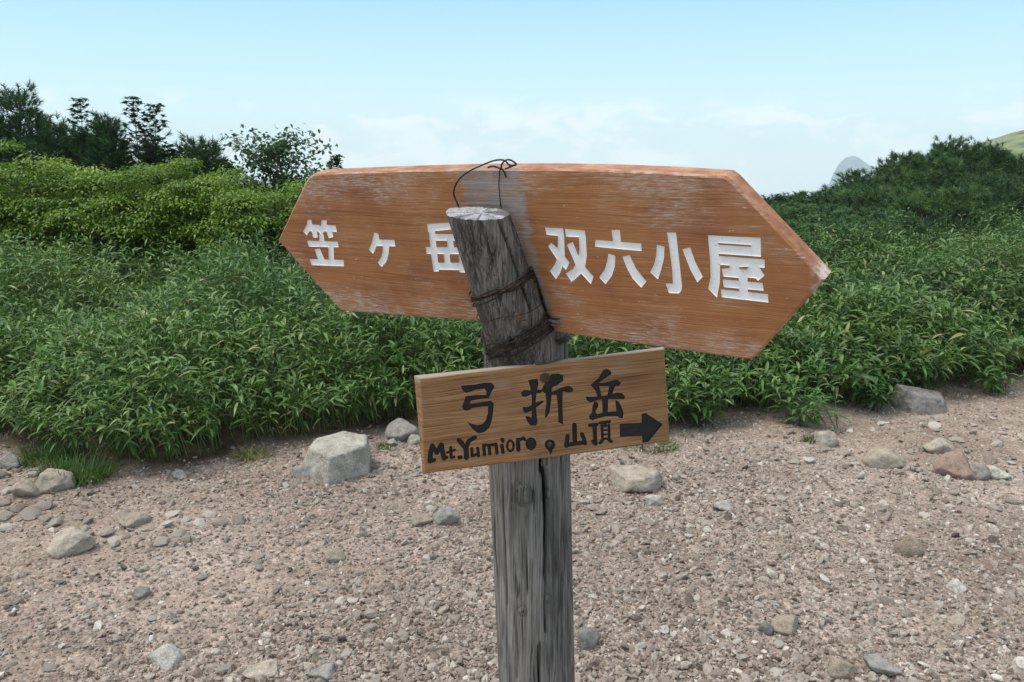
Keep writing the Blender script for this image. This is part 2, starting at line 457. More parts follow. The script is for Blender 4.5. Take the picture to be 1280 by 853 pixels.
# outlines of the writing, traced once as photo points and laid onto the boards
GLYPHS = {
'w1': [[[384.8,275.1],[388.6,275.1],[389.2,275.3],[389.4,275.7],[389.9,280.3],[390.2,280.8],[399.1,281.5],[399.5,281.8],[399.7,283.2],[399.9,283.4],[400.3,283.1],[401.4,281.1],[401.9,275.9],[402.1,275.4],[402.6,275.3],[407.8,275.3],[408.4,275.4],[408.5,276.3],[408.3,280.9],[408.6,281.3],[418.1,281.9],[419.4,282.2],[420.2,285.1],[421.1,289.7],[420.9,289.9],[420.6,290.0],[416.6,289.8],[415.7,289.8],[415.4,289.9],[415.3,290.4],[416.6,295.9],[416.5,296.3],[416.3,296.6],[411.4,297.8],[410.8,297.7],[408.1,289.9],[407.7,289.4],[406.1,289.3],[405.2,289.4],[403.3,292.1],[403.0,292.7],[403.2,292.9],[404.2,293.1],[404.5,293.4],[405.3,300.9],[405.4,301.4],[405.7,301.7],[421.7,302.3],[422.1,302.3],[422.3,302.6],[423.2,308.6],[423.1,309.1],[422.6,309.2],[417.4,309.3],[417.0,309.6],[417.4,323.2],[417.5,324.3],[417.7,324.6],[418.1,324.7],[426.3,324.9],[429.3,325.1],[429.6,326.4],[430.0,332.3],[429.8,332.9],[428.8,333.0],[391.6,331.6],[389.8,331.5],[389.4,331.2],[387.3,324.8],[387.2,324.3],[387.3,324.1],[388.9,324.0],[396.6,324.2],[397.1,324.2],[397.2,323.9],[393.5,312.3],[393.4,311.7],[394.3,311.4],[399.4,311.0],[399.9,311.2],[400.3,311.7],[405.3,324.1],[406.1,324.5],[410.4,324.5],[410.8,324.4],[411.0,324.1],[410.6,310.6],[410.4,309.3],[409.9,309.0],[386.7,308.6],[386.3,308.6],[386.0,308.3],[384.2,301.9],[384.2,301.2],[384.6,301.0],[385.2,301.0],[397.4,301.5],[399.1,301.4],[399.2,301.2],[399.2,300.3],[398.6,293.4],[398.8,293.1],[400.2,293.0],[400.5,292.7],[397.2,289.3],[396.8,289.1],[396.4,289.1],[396.2,289.6],[396.9,295.7],[396.8,296.8],[396.1,297.1],[391.8,297.4],[391.4,296.9],[389.4,289.7],[389.1,289.0],[387.4,288.9],[386.8,289.1],[383.9,293.8],[383.4,294.2],[382.8,293.7],[379.4,289.9],[379.1,289.4],[379.3,288.9],[383.4,281.1],[384.4,275.6]]],
'w2': [[[467.5,290.8],[467.8,290.7],[468.3,290.8],[472.9,292.6],[473.1,293.2],[473.9,298.9],[474.1,299.4],[474.3,299.6],[492.2,300.1],[492.8,300.3],[493.1,300.8],[494.2,307.9],[493.9,308.2],[493.6,308.2],[486.8,308.0],[486.4,308.3],[485.5,318.1],[483.1,326.7],[482.1,328.2],[477.9,333.4],[477.6,333.7],[477.2,333.7],[476.8,333.4],[472.4,329.0],[472.2,328.4],[477.0,320.8],[478.4,313.2],[478.5,308.3],[478.4,307.9],[477.9,307.8],[475.2,307.6],[471.3,307.5],[470.8,307.7],[466.8,316.7],[466.4,317.2],[465.8,316.9],[461.2,312.1],[461.3,311.3],[465.0,302.9]]],
'w3': [[[570.8,278.1],[571.7,278.1],[572.1,278.6],[572.9,285.4],[572.7,285.9],[544.1,289.0],[543.7,289.2],[543.6,289.6],[543.8,291.9],[543.9,292.3],[544.3,292.5],[547.4,292.6],[570.4,292.9],[574.4,293.0],[574.9,293.2],[575.0,293.8],[575.0,300.1],[574.8,300.9],[574.2,301.0],[566.8,301.0],[566.3,301.2],[566.3,301.9],[567.2,308.6],[567.4,309.2],[567.8,309.4],[579.3,309.5],[579.7,309.6],[580.0,309.8],[580.9,317.4],[580.5,318.8],[580.9,327.8],[581.1,328.3],[581.9,328.7],[582.0,329.2],[582.0,337.3],[581.9,337.7],[581.4,338.4],[581.4,340.7],[581.2,340.9],[580.8,341.0],[574.3,340.4],[574.0,340.1],[573.9,338.2],[573.6,337.9],[572.8,337.8],[548.9,337.3],[548.4,337.6],[548.5,339.1],[548.2,339.4],[544.1,339.7],[542.3,339.7],[541.9,339.3],[541.8,338.6],[538.6,317.8],[538.1,317.5],[533.4,317.5],[533.1,317.2],[532.9,316.8],[532.1,309.3],[532.2,308.9],[532.6,308.8],[537.3,308.9],[537.7,308.7],[537.8,308.3],[536.1,290.4],[535.9,290.0],[535.2,289.9],[534.9,289.4],[533.6,280.3],[533.9,280.0],[535.2,279.9]],[[545.1,301.0],[544.7,301.3],[544.8,302.4],[545.3,307.8],[545.4,308.7],[545.7,308.9],[550.7,309.1],[558.2,309.1],[558.8,308.9],[558.9,307.4],[558.6,301.8],[558.3,301.1],[557.7,301.0]],[[546.9,317.7],[546.7,317.9],[546.6,318.7],[547.4,327.2],[547.6,328.3],[548.4,328.5],[554.6,328.5],[555.2,328.4],[555.3,327.8],[554.6,318.3],[554.5,317.9],[553.9,317.8],[550.4,317.6]],[[562.4,317.8],[562.2,318.1],[562.1,319.1],[562.8,327.3],[563.1,328.4],[563.7,328.5],[572.8,328.5],[573.6,328.3],[573.7,327.2],[573.4,318.1],[572.8,317.9]]],
'w4': [[[681.9,284.6],[701.8,285.4],[703.4,285.6],[703.8,286.1],[704.6,292.1],[705.0,293.6],[705.1,295.3],[706.0,318.9],[705.9,320.7],[706.2,321.2],[711.6,328.1],[711.9,328.7],[708.0,336.6],[707.6,337.1],[707.2,337.1],[706.8,336.7],[703.6,333.2],[703.3,333.0],[703.1,333.2],[700.0,341.9],[695.6,348.2],[695.1,348.7],[694.7,348.6],[694.4,348.2],[687.9,339.6],[687.7,338.9],[693.5,330.9],[695.9,324.8],[696.0,324.2],[685.7,308.7],[685.4,308.1],[685.7,307.4],[688.5,304.1],[688.8,303.8],[689.2,303.7],[696.4,309.7],[697.1,309.9],[697.2,309.3],[697.5,295.3],[697.2,294.9],[696.4,294.8],[683.2,293.6],[682.9,293.2],[681.6,285.3],[681.6,284.8]],[[706.5,286.4],[707.6,286.4],[729.3,288.1],[730.6,288.3],[731.0,288.6],[731.7,294.2],[732.2,295.6],[733.5,319.4],[731.6,332.4],[731.2,333.7],[732.2,335.0],[741.9,345.9],[741.8,346.6],[740.2,350.8],[738.8,354.5],[738.4,354.9],[738.1,354.8],[737.2,353.9],[727.0,342.6],[726.6,342.2],[725.9,342.5],[720.7,347.7],[715.1,352.1],[714.6,352.3],[714.0,351.8],[707.8,342.4],[707.7,342.1],[708.1,341.6],[716.4,336.0],[719.1,331.4],[719.3,330.7],[709.6,308.4],[708.8,306.6],[708.7,306.1],[709.2,305.7],[714.9,303.0],[715.7,302.7],[716.1,302.8],[721.9,317.8],[722.6,319.0],[722.9,319.4],[723.2,319.1],[723.4,318.4],[724.5,311.6],[723.7,298.7],[723.5,296.8],[723.1,296.6],[709.4,296.1],[707.7,295.9],[707.4,295.3],[706.4,287.8],[706.3,286.8]]],
'w5': [[[764.8,287.6],[774.1,287.5],[774.7,287.7],[774.9,288.1],[775.9,301.8],[776.2,302.4],[778.8,302.7],[800.4,304.4],[801.3,304.6],[801.6,306.2],[802.0,313.3],[801.8,313.8],[801.4,313.9],[798.9,313.7],[744.4,308.6],[743.8,308.4],[743.6,308.1],[743.6,307.3],[744.4,300.8],[744.5,300.3],[744.8,300.1],[764.7,301.6],[766.1,301.6],[766.2,300.9],[764.6,288.6],[764.6,287.8]],[[760.6,317.3],[760.9,317.2],[762.1,317.5],[768.4,319.8],[768.9,320.2],[769.0,321.1],[768.5,332.9],[764.9,345.0],[757.5,354.8],[756.9,355.2],[755.3,353.7],[749.4,347.4],[749.2,346.9],[756.0,336.8],[759.0,327.1],[760.4,317.7]],[[786.1,319.2],[786.8,319.1],[787.3,319.6],[795.1,336.1],[807.8,351.8],[807.8,352.2],[807.5,352.7],[801.7,359.7],[801.2,359.6],[800.4,358.8],[790.0,347.4],[783.0,334.1],[778.9,323.4],[778.2,321.4],[778.4,320.9]]],
'w6': [[[833.9,290.6],[844.4,290.8],[844.9,290.9],[845.1,291.4],[852.5,357.8],[851.5,363.8],[848.9,366.6],[848.2,367.0],[837.9,366.6],[836.1,366.3],[835.8,365.8],[832.2,355.1],[832.2,354.7],[832.7,354.5],[840.6,354.5],[840.9,354.3],[841.0,353.8],[840.5,339.8],[837.6,315.7],[833.7,291.4],[833.6,290.8]],[[821.3,306.2],[822.4,306.4],[830.2,308.6],[830.6,308.8],[830.6,309.2],[829.9,323.2],[826.4,337.2],[822.8,348.5],[822.6,349.1],[822.3,349.2],[820.7,347.9],[813.2,340.9],[812.9,340.4],[813.0,339.8],[818.1,329.7],[820.5,318.1],[820.9,307.9],[821.0,306.4]],[[862.2,309.4],[862.7,309.5],[862.9,309.9],[869.3,328.2],[878.6,345.8],[878.3,346.5],[872.4,352.5],[871.8,352.9],[871.4,352.6],[862.7,336.7],[853.1,312.3],[853.2,311.9],[853.6,311.7]]],
'w7': [[[885.0,294.3],[887.1,294.3],[898.4,294.8],[899.8,295.0],[949.2,297.4],[950.7,297.6],[951.2,317.1],[951.2,320.7],[951.1,321.1],[899.1,317.3],[898.5,317.6],[898.5,319.4],[898.6,319.7],[899.2,320.1],[900.4,320.2],[955.6,324.4],[955.7,324.8],[955.8,329.8],[955.9,330.7],[955.8,334.7],[954.9,334.9],[950.4,334.5],[949.3,334.5],[949.2,334.7],[955.5,344.3],[955.5,344.8],[947.4,351.2],[946.1,350.2],[945.2,348.6],[944.7,348.1],[935.3,347.0],[935.0,347.2],[934.9,348.0],[934.4,348.3],[934.4,348.6],[934.5,351.8],[934.8,352.2],[953.2,353.9],[953.5,355.1],[954.5,363.3],[954.1,363.5],[935.1,361.8],[934.8,361.9],[934.8,362.2],[934.9,365.1],[935.2,365.4],[959.7,367.9],[960.0,368.8],[960.5,377.6],[960.4,378.3],[904.1,371.9],[902.2,371.5],[902.0,371.1],[901.0,362.2],[901.2,361.9],[923.2,364.1],[923.7,363.9],[923.6,361.1],[923.4,360.8],[905.9,359.2],[904.9,359.1],[904.6,358.8],[903.5,350.3],[903.5,349.6],[903.6,349.4],[904.6,349.4],[922.8,351.1],[923.2,350.9],[923.2,347.9],[923.1,347.6],[922.8,347.4],[905.2,346.1],[904.1,345.8],[902.2,336.3],[902.6,336.1],[911.8,335.5],[912.1,334.7],[912.2,333.2],[912.3,332.2],[912.1,331.9],[900.9,331.1],[900.3,331.1],[900.0,331.3],[900.1,334.4],[900.0,335.3],[900.0,343.2],[899.9,344.1],[899.9,351.9],[899.7,353.4],[896.2,372.0],[895.8,371.9],[893.1,369.2],[885.5,361.3],[885.4,360.7],[888.2,347.1],[888.2,342.9],[887.7,324.6],[884.9,295.3]],[[897.6,303.9],[897.5,305.8],[897.7,306.0],[898.7,306.1],[938.4,308.6],[938.7,308.6],[938.9,308.3],[938.8,306.7],[938.7,306.5],[937.8,306.4],[899.3,303.9]],[[933.9,333.4],[924.2,333.6],[923.9,333.8],[923.9,334.1],[924.3,336.3],[924.7,336.8],[933.4,337.2],[933.8,336.9],[936.0,333.6],[935.7,333.4]]],
'b1': [[[607.9,478.4],[613.9,478.4],[617.8,482.5],[618.3,483.3],[618.1,483.9],[614.5,489.9],[612.1,495.7],[611.2,496.6],[611.2,496.9],[611.6,497.6],[611.6,497.9],[610.9,498.1],[599.8,499.0],[589.6,500.9],[588.8,501.3],[587.3,503.7],[587.3,503.9],[587.6,504.2],[589.3,504.8],[589.9,504.8],[613.2,501.1],[613.9,501.4],[617.1,504.7],[617.4,505.2],[616.1,517.3],[614.6,526.6],[611.6,534.8],[605.9,540.4],[598.1,541.9],[597.3,541.6],[591.4,537.4],[586.9,531.4],[584.5,528.7],[584.2,528.1],[584.4,527.9],[584.8,528.0],[590.3,530.1],[596.8,531.9],[602.2,530.7],[603.1,530.3],[606.9,526.0],[609.9,517.3],[610.0,516.3],[609.9,508.3],[609.4,508.0],[602.8,508.5],[595.7,509.4],[590.2,510.5],[585.7,513.1],[583.9,513.9],[579.8,512.7],[579.1,512.4],[577.8,508.9],[577.6,507.9],[579.9,502.3],[581.8,496.2],[582.2,495.6],[582.8,495.4],[594.9,494.0],[607.7,494.0],[608.0,493.7],[608.0,492.9],[607.5,488.2],[607.1,487.7],[605.3,486.3],[604.6,486.1],[593.9,487.6],[583.9,491.2],[582.9,491.4],[578.6,488.9],[576.2,482.8],[576.3,482.6],[576.7,482.4],[579.8,482.0],[593.1,481.0],[604.8,478.6]]],
'b2': [[[697.4,467.1],[698.3,467.1],[703.8,469.1],[704.0,469.7],[703.9,476.3],[703.7,476.7],[702.8,477.3],[696.1,481.9],[690.1,484.6],[689.8,486.2],[689.6,489.1],[689.7,489.9],[690.1,490.0],[700.2,485.4],[706.6,483.2],[707.8,482.9],[711.6,482.5],[712.1,482.6],[716.5,486.1],[716.8,486.6],[716.7,487.1],[715.3,489.5],[714.9,489.9],[714.6,490.1],[710.1,490.9],[704.3,489.6],[703.8,489.7],[703.5,490.1],[703.4,491.6],[703.0,506.2],[703.9,530.6],[703.7,530.7],[703.2,530.6],[698.4,528.2],[698.0,527.7],[697.5,511.7],[696.6,501.1],[695.5,494.2],[695.2,493.6],[693.7,494.0],[689.8,494.0],[689.4,494.3],[688.5,505.1],[687.0,514.9],[684.1,520.8],[681.7,522.5],[681.3,522.7],[681.1,522.6],[681.5,514.8],[683.0,502.8],[681.7,491.8],[681.4,491.6],[680.9,491.7],[680.6,491.6],[678.4,489.5],[677.9,489.3],[675.9,491.4],[670.9,492.1],[670.6,492.4],[670.4,492.9],[669.6,502.9],[669.8,503.8],[670.2,503.8],[672.3,502.9],[677.7,501.1],[678.3,501.2],[679.4,502.1],[679.7,502.4],[679.3,503.0],[670.4,509.5],[670.0,510.1],[671.9,529.1],[669.9,531.9],[669.3,532.4],[664.1,532.1],[663.1,531.9],[662.6,531.5],[659.0,526.9],[656.7,520.8],[657.2,520.5],[659.8,520.5],[663.8,521.8],[664.3,521.8],[664.6,520.3],[664.9,515.2],[664.8,513.5],[664.6,513.3],[664.2,513.4],[657.6,516.7],[656.9,516.8],[656.4,516.4],[654.1,514.0],[653.1,509.4],[653.3,509.1],[654.1,508.9],[660.1,508.4],[664.2,506.6],[664.7,506.2],[664.6,497.7],[664.5,494.9],[664.2,493.6],[664.0,493.2],[663.6,493.3],[657.9,496.5],[653.2,496.1],[652.7,495.9],[652.3,495.4],[651.2,491.6],[651.2,490.9],[655.1,487.6],[662.6,488.4],[663.2,488.2],[663.2,487.4],[662.5,483.1],[660.2,476.4],[660.2,476.1],[660.5,475.8],[664.1,474.5],[671.3,474.0],[671.8,474.1],[672.1,474.7],[673.0,479.9],[671.6,487.2],[671.8,487.4],[672.2,487.5],[675.7,487.1],[676.9,487.7],[677.3,487.2],[678.2,485.1],[678.1,484.1],[678.3,483.6],[688.8,468.3],[689.7,467.9]]],
'b3': [[[758.4,461.2],[758.9,461.1],[759.3,461.3],[763.7,464.8],[764.0,465.6],[763.9,467.9],[763.4,468.4],[756.9,472.6],[749.1,478.6],[748.9,478.9],[749.2,479.1],[750.2,479.0],[757.4,478.1],[766.9,475.5],[771.6,475.0],[772.1,475.1],[775.9,478.5],[776.3,478.9],[776.2,479.3],[773.9,482.4],[772.7,482.6],[769.3,482.8],[768.7,483.1],[766.2,489.6],[765.4,492.9],[765.6,493.1],[765.9,493.0],[770.2,491.0],[776.7,491.5],[777.3,491.9],[780.9,495.4],[781.3,496.2],[780.2,498.6],[779.9,498.9],[779.6,499.0],[760.8,499.0],[760.2,499.1],[760.0,499.8],[760.0,510.1],[759.5,514.9],[759.8,515.2],[760.6,515.2],[770.4,514.4],[770.5,513.3],[769.1,501.2],[769.3,500.7],[770.1,500.9],[773.5,502.3],[774.0,502.7],[777.1,509.2],[779.4,516.1],[778.6,522.4],[778.4,522.8],[778.1,523.0],[774.8,523.0],[774.3,522.7],[772.9,520.9],[770.6,520.6],[767.1,520.5],[756.1,521.0],[743.4,524.2],[742.9,524.5],[742.1,525.7],[741.4,525.8],[737.1,524.4],[736.9,523.9],[736.1,520.7],[736.3,520.2],[739.9,515.9],[740.6,507.9],[742.6,502.9],[742.9,502.2],[743.3,502.1],[747.1,503.4],[747.4,503.7],[747.6,504.2],[747.9,508.1],[744.6,513.9],[744.6,514.4],[745.7,517.8],[746.3,518.0],[752.4,516.6],[752.9,516.3],[753.0,515.8],[752.6,499.9],[752.1,499.7],[747.9,500.1],[743.7,501.5],[742.9,501.9],[737.9,503.4],[734.0,500.9],[731.8,496.3],[732.2,496.0],[740.2,496.5],[744.9,496.1],[746.4,495.8],[746.4,495.2],[744.0,488.2],[740.2,484.2],[738.9,482.4],[738.3,481.9],[738.3,481.3],[738.4,481.1],[739.2,480.6],[741.4,478.2],[748.0,472.9],[754.0,462.7],[754.7,462.3]],[[749.3,483.0],[749.1,483.3],[749.1,483.7],[751.4,491.8],[751.9,495.3],[752.2,495.5],[753.2,495.4],[758.3,494.7],[759.1,494.4],[761.6,483.7],[761.5,483.2],[760.8,483.0]]],
'mt': [[[592.7,544.3],[594.2,544.3],[595.4,545.0],[596.2,546.2],[596.3,546.9],[596.2,547.8],[595.8,548.6],[595.1,549.3],[588.9,552.8],[588.4,553.4],[585.9,558.8],[586.4,571.3],[586.2,572.9],[585.7,573.9],[584.6,575.0],[583.2,575.4],[581.8,575.1],[581.1,574.7],[580.3,573.9],[579.9,573.3],[579.6,572.3],[579.4,563.1],[579.2,561.6],[578.1,560.6],[571.0,552.2],[570.6,550.9],[570.8,549.3],[571.4,548.4],[572.6,547.5],[573.9,547.3],[575.3,547.7],[576.4,548.6],[580.8,553.8],[581.3,554.4],[581.6,554.4],[584.1,549.6],[584.7,548.9]],[[551.3,553.1],[552.2,553.1],[552.9,553.4],[553.9,554.1],[554.8,555.2],[555.1,556.3],[556.3,565.1],[557.4,569.7],[557.7,570.0],[559.1,569.9],[560.1,570.6],[560.6,571.7],[560.6,572.4],[560.3,573.2],[559.8,573.7],[557.7,574.7],[556.8,575.5],[556.2,575.8],[554.9,576.1],[553.7,575.8],[552.6,574.9],[552.1,574.1],[550.0,565.3],[549.7,565.4],[548.6,567.4],[548.0,568.2],[547.2,568.7],[545.9,569.0],[544.8,568.7],[543.9,568.1],[542.2,565.3],[541.8,565.1],[541.3,567.1],[540.8,572.9],[541.1,573.1],[542.4,572.7],[543.2,572.6],[544.4,573.1],[544.9,573.6],[545.3,574.4],[545.4,575.3],[545.2,575.9],[544.7,576.7],[544.0,577.2],[539.2,579.1],[537.3,579.6],[535.8,579.2],[534.9,578.5],[534.5,577.7],[534.3,576.9],[534.3,575.7],[535.3,565.4],[537.4,557.1],[537.9,555.9],[538.7,555.0],[539.7,554.5],[540.7,554.4],[542.0,554.8],[543.1,555.8],[543.8,557.4],[545.3,559.8],[545.7,560.1],[546.3,559.3],[549.3,554.1],[550.2,553.4]],[[563.0,557.6],[563.7,557.5],[564.3,557.7],[565.2,558.4],[565.5,559.2],[565.6,561.6],[565.8,561.9],[569.1,561.0],[569.9,561.4],[570.4,562.2],[570.4,562.9],[569.8,563.7],[566.1,565.1],[565.8,565.4],[565.9,569.6],[566.2,569.7],[567.4,569.6],[568.2,569.8],[568.8,570.2],[569.3,571.1],[569.4,571.8],[569.1,572.4],[568.7,572.9],[568.1,573.3],[564.2,574.0],[563.6,574.0],[562.9,573.7],[562.3,573.1],[562.0,572.3],[561.9,567.9],[561.6,566.7],[561.3,566.6],[558.4,567.5],[557.6,567.1],[557.0,566.3],[557.1,565.6],[557.7,564.8],[561.5,563.3],[561.5,559.1],[562.1,558.1]],[[596.5,558.6],[597.3,558.5],[598.1,558.8],[598.7,559.4],[599.0,560.1],[600.2,569.3],[600.2,570.4],[600.1,570.9],[599.7,571.5],[599.1,571.8],[597.9,572.0],[596.9,571.4],[596.3,570.3],[595.9,570.1],[590.6,572.1],[589.7,572.1],[589.1,571.9],[588.4,571.2],[588.0,569.7],[587.8,561.3],[588.1,559.9],[588.9,559.2],[589.9,559.0],[591.1,559.4],[591.6,560.1],[591.9,561.4],[591.9,566.2],[592.1,567.3],[592.4,567.4],[595.7,566.2],[595.0,560.3],[595.4,559.3],[595.9,558.8]],[[575.4,569.4],[576.2,569.4],[576.8,569.5],[577.4,569.9],[578.0,570.4],[578.4,571.4],[578.2,572.8],[577.5,573.7],[576.7,574.1],[574.6,574.4],[573.6,574.4],[572.9,574.1],[572.3,573.7],[571.8,572.8],[571.6,571.7],[571.9,570.9],[572.3,570.3],[573.1,569.8]]],
'mi': [[[653.5,545.6],[654.4,545.5],[655.3,546.0],[657.6,548.6],[658.2,549.9],[658.9,549.1],[660.7,547.8],[663.2,547.0],[665.3,547.3],[665.9,547.5],[667.4,548.3],[668.9,549.9],[670.2,552.4],[670.6,555.1],[670.2,557.4],[669.8,558.4],[669.0,560.1],[667.4,561.7],[665.4,562.7],[663.1,563.0],[660.8,562.3],[658.9,560.9],[657.5,558.8],[656.8,556.6],[656.8,553.6],[657.2,551.7],[655.3,551.7],[654.6,551.2],[653.8,550.4],[653.4,550.3],[650.4,552.2],[650.1,552.6],[650.6,560.7],[650.6,562.9],[650.4,563.7],[649.7,564.6],[648.6,565.1],[647.2,565.0],[646.0,564.3],[645.5,563.4],[645.3,562.2],[644.6,550.7],[644.8,548.8],[645.4,547.9],[646.3,547.3],[647.7,547.1],[649.6,547.9]],[[626.9,547.2],[628.2,547.2],[629.2,547.7],[629.8,548.4],[630.8,550.6],[631.0,551.6],[630.8,552.4],[630.3,553.2],[629.6,553.7],[628.9,553.9],[628.1,553.8],[627.1,553.4],[626.4,552.6],[625.4,550.6],[625.3,549.3],[625.4,548.4],[626.1,547.6]],[[637.2,549.6],[638.1,549.5],[639.4,549.8],[641.3,551.1],[642.6,553.2],[643.2,555.2],[643.5,557.4],[643.2,560.1],[642.4,562.2],[641.6,563.6],[641.2,564.1],[639.8,565.1],[638.1,565.5],[637.2,565.4],[635.8,564.8],[634.5,563.7],[633.9,562.9],[633.2,561.2],[632.6,558.8],[632.6,556.1],[633.0,554.2],[633.5,552.9],[634.1,551.8],[635.3,550.5]],[[637.6,552.5],[636.6,553.3],[635.9,554.7],[635.5,556.4],[635.5,558.3],[635.9,560.3],[636.5,561.4],[637.2,562.2],[637.9,562.5],[638.9,562.2],[639.8,560.9],[640.4,559.3],[640.5,556.9],[640.3,555.6],[639.6,553.7],[638.7,552.7],[638.1,552.5]],[[619.8,553.4],[620.6,553.5],[621.1,553.8],[621.6,554.4],[622.1,555.6],[623.4,566.4],[623.2,567.2],[622.7,567.9],[621.9,568.5],[620.8,568.6],[619.9,568.2],[619.3,567.4],[619.0,566.4],[618.1,558.1],[617.9,557.8],[617.6,557.7],[614.2,558.3],[613.5,558.6],[613.5,559.6],[614.2,566.4],[614.2,568.1],[613.7,568.9],[612.9,569.4],[612.1,569.5],[611.3,569.2],[610.7,568.7],[610.3,567.6],[609.4,558.9],[608.9,558.5],[607.2,558.5],[606.9,558.6],[606.8,558.8],[607.6,567.8],[607.6,569.1],[607.0,570.1],[606.1,570.6],[604.9,570.6],[604.0,570.1],[603.4,568.9],[602.4,557.7],[602.4,556.4],[603.2,555.2],[603.8,554.8],[604.4,554.6],[612.1,554.9]],[[626.7,554.8],[627.8,554.8],[628.8,555.3],[629.3,555.9],[629.6,556.9],[631.0,565.6],[630.8,566.4],[630.4,567.1],[629.2,567.7],[628.2,567.7],[627.2,567.2],[626.7,566.6],[626.4,565.6],[625.0,556.9],[625.2,556.2],[625.6,555.5]]],
'ya': [[[717.8,528.6],[719.1,528.8],[720.0,529.3],[720.6,530.2],[721.0,531.4],[721.5,549.9],[721.2,551.4],[721.8,551.6],[727.2,551.1],[727.7,550.9],[727.6,549.8],[725.1,543.8],[725.0,542.6],[725.4,541.6],[726.3,540.8],[727.1,540.5],[728.3,540.6],[729.1,541.1],[729.8,541.9],[732.3,547.9],[733.9,554.3],[733.7,555.3],[733.1,556.3],[731.8,557.0],[730.4,556.9],[728.9,556.0],[718.4,557.0],[710.6,558.8],[710.2,559.0],[709.4,559.8],[708.6,560.2],[707.7,560.3],[706.8,560.1],[705.9,559.6],[705.4,558.9],[705.0,557.9],[705.0,557.1],[706.8,544.8],[707.2,543.9],[707.8,543.3],[708.8,542.8],[710.3,542.8],[711.4,543.5],[712.2,544.7],[712.2,546.3],[711.3,553.2],[711.6,553.3],[712.2,553.2],[716.2,552.2],[715.7,550.9],[715.5,549.9],[715.0,531.4],[715.3,530.3],[715.9,529.4],[716.7,528.9]]],
'ch': [[[761.1,525.4],[762.6,525.4],[763.4,526.0],[763.9,527.1],[763.6,528.2],[763.1,528.7],[762.6,529.0],[758.1,529.7],[757.8,529.9],[757.8,530.8],[758.1,531.1],[759.2,531.0],[760.1,530.0],[760.9,529.8],[761.9,530.0],[762.6,530.8],[762.7,531.3],[762.9,533.7],[763.4,547.4],[763.2,548.9],[765.7,551.0],[766.1,551.6],[766.2,552.6],[766.1,553.4],[765.6,554.1],[764.8,554.5],[764.1,554.5],[763.4,554.3],[759.7,551.4],[758.2,550.0],[757.8,549.9],[755.9,550.2],[752.1,554.7],[751.1,555.7],[750.3,556.0],[749.7,556.0],[748.9,555.7],[748.4,555.2],[748.0,554.2],[748.2,553.1],[751.4,549.4],[751.5,549.1],[750.5,533.6],[750.5,531.7],[750.8,530.9],[750.6,530.8],[749.4,530.8],[748.3,530.2],[748.2,530.3],[748.1,531.6],[747.7,532.2],[746.8,532.8],[745.9,533.1],[745.8,533.4],[747.0,555.3],[746.5,556.6],[745.7,557.3],[744.8,557.6],[743.7,557.6],[743.2,557.4],[742.3,556.7],[739.1,553.2],[738.5,552.2],[738.6,551.1],[739.2,550.3],[739.9,549.9],[740.4,549.8],[741.1,549.9],[741.3,549.7],[740.4,533.9],[740.1,533.7],[736.7,534.0],[735.7,533.6],[735.1,532.9],[734.8,531.9],[735.1,530.7],[735.8,529.9],[736.6,529.6],[745.2,528.6],[746.6,528.7],[747.8,529.4],[748.2,528.0],[748.8,527.4],[749.4,527.2]],[[753.8,530.3],[753.3,530.6],[753.9,531.5],[754.4,531.5],[754.6,531.2],[754.5,530.4],[754.2,530.3]],[[759.1,533.4],[757.9,533.6],[757.2,534.3],[756.4,534.6],[755.8,534.5],[754.8,533.9],[754.3,534.0],[754.1,534.3],[754.1,535.1],[754.3,536.7],[754.8,536.9],[759.2,536.4],[759.4,536.1],[759.4,533.8],[759.3,533.5]],[[758.6,538.9],[754.5,539.3],[754.4,539.9],[754.6,542.1],[754.8,542.2],[759.5,541.7],[759.6,541.4],[759.6,540.3],[759.5,539.1],[759.2,538.9]],[[759.3,544.2],[754.9,544.7],[754.8,544.9],[754.8,546.3],[754.9,547.1],[755.4,547.2],[759.6,546.7],[759.7,546.4],[759.7,544.4],[759.6,544.2]]],
'ar': [[[806.0,516.7],[806.9,516.6],[807.6,516.9],[827.6,529.9],[828.2,530.6],[828.0,531.1],[827.3,531.9],[810.3,552.6],[809.8,552.9],[808.8,553.1],[803.8,553.4],[803.2,553.2],[802.9,552.2],[802.5,545.8],[802.4,545.3],[801.9,545.1],[775.8,546.5],[775.2,546.2],[775.0,545.8],[774.9,543.9],[774.5,531.4],[774.5,530.6],[774.7,530.2],[776.1,529.9],[800.4,528.6],[801.6,528.4],[801.9,528.2],[802.0,527.7],[802.1,517.8],[802.7,517.4]]],
}

# ------------------------------------------------------------------ the signpost
BIG_T, SMALL_T = 0.030, 0.0175
def frame(yaw, lean, roll, O):
    y, l, r = np.radians([yaw, lean, roll])
    U = np.array([np.cos(y), -np.sin(y), 0]); V = np.array([0, 0, 1.0]); N = np.array([-np.sin(y), -np.cos(y), 0])
    V2 = V*np.cos(l) + N*np.sin(l); N2 = N*np.cos(l) - V*np.sin(l)
    U3 = U*np.cos(r) + V2*np.sin(r); V3 = V2*np.cos(r) - U*np.sin(r)
    M = Matrix(((U3[0], V3[0], N2[0], O[0]), (U3[1], V3[1], N2[1], O[1]), (U3[2], V3[2], N2[2], O[2]), (0, 0, 0, 1)))
    return dict(U=U3, V=V3, N=N2, O=np.array(O, float), M=M)
BIG = frame(33.5, 13.0, 0.0, (0.022, 1.0535, 1.277))
SML = frame(-13.8, -2.0, 2.9, (-0.1121, 0.970, 1.1093))
def hit(fr, px, py, off=0.0):
    """where the sight line of a photo point meets the board's plane"""
    d = ray(px, py); O = fr['O'] + fr['N']*off
    return EYE + d*(((O-EYE)@fr['N'])/(d@fr['N']))
def uv(fr, px, py):
    P = hit(fr, px, py) - fr['O']
    return np.array([P@fr['U'], P@fr['V']])

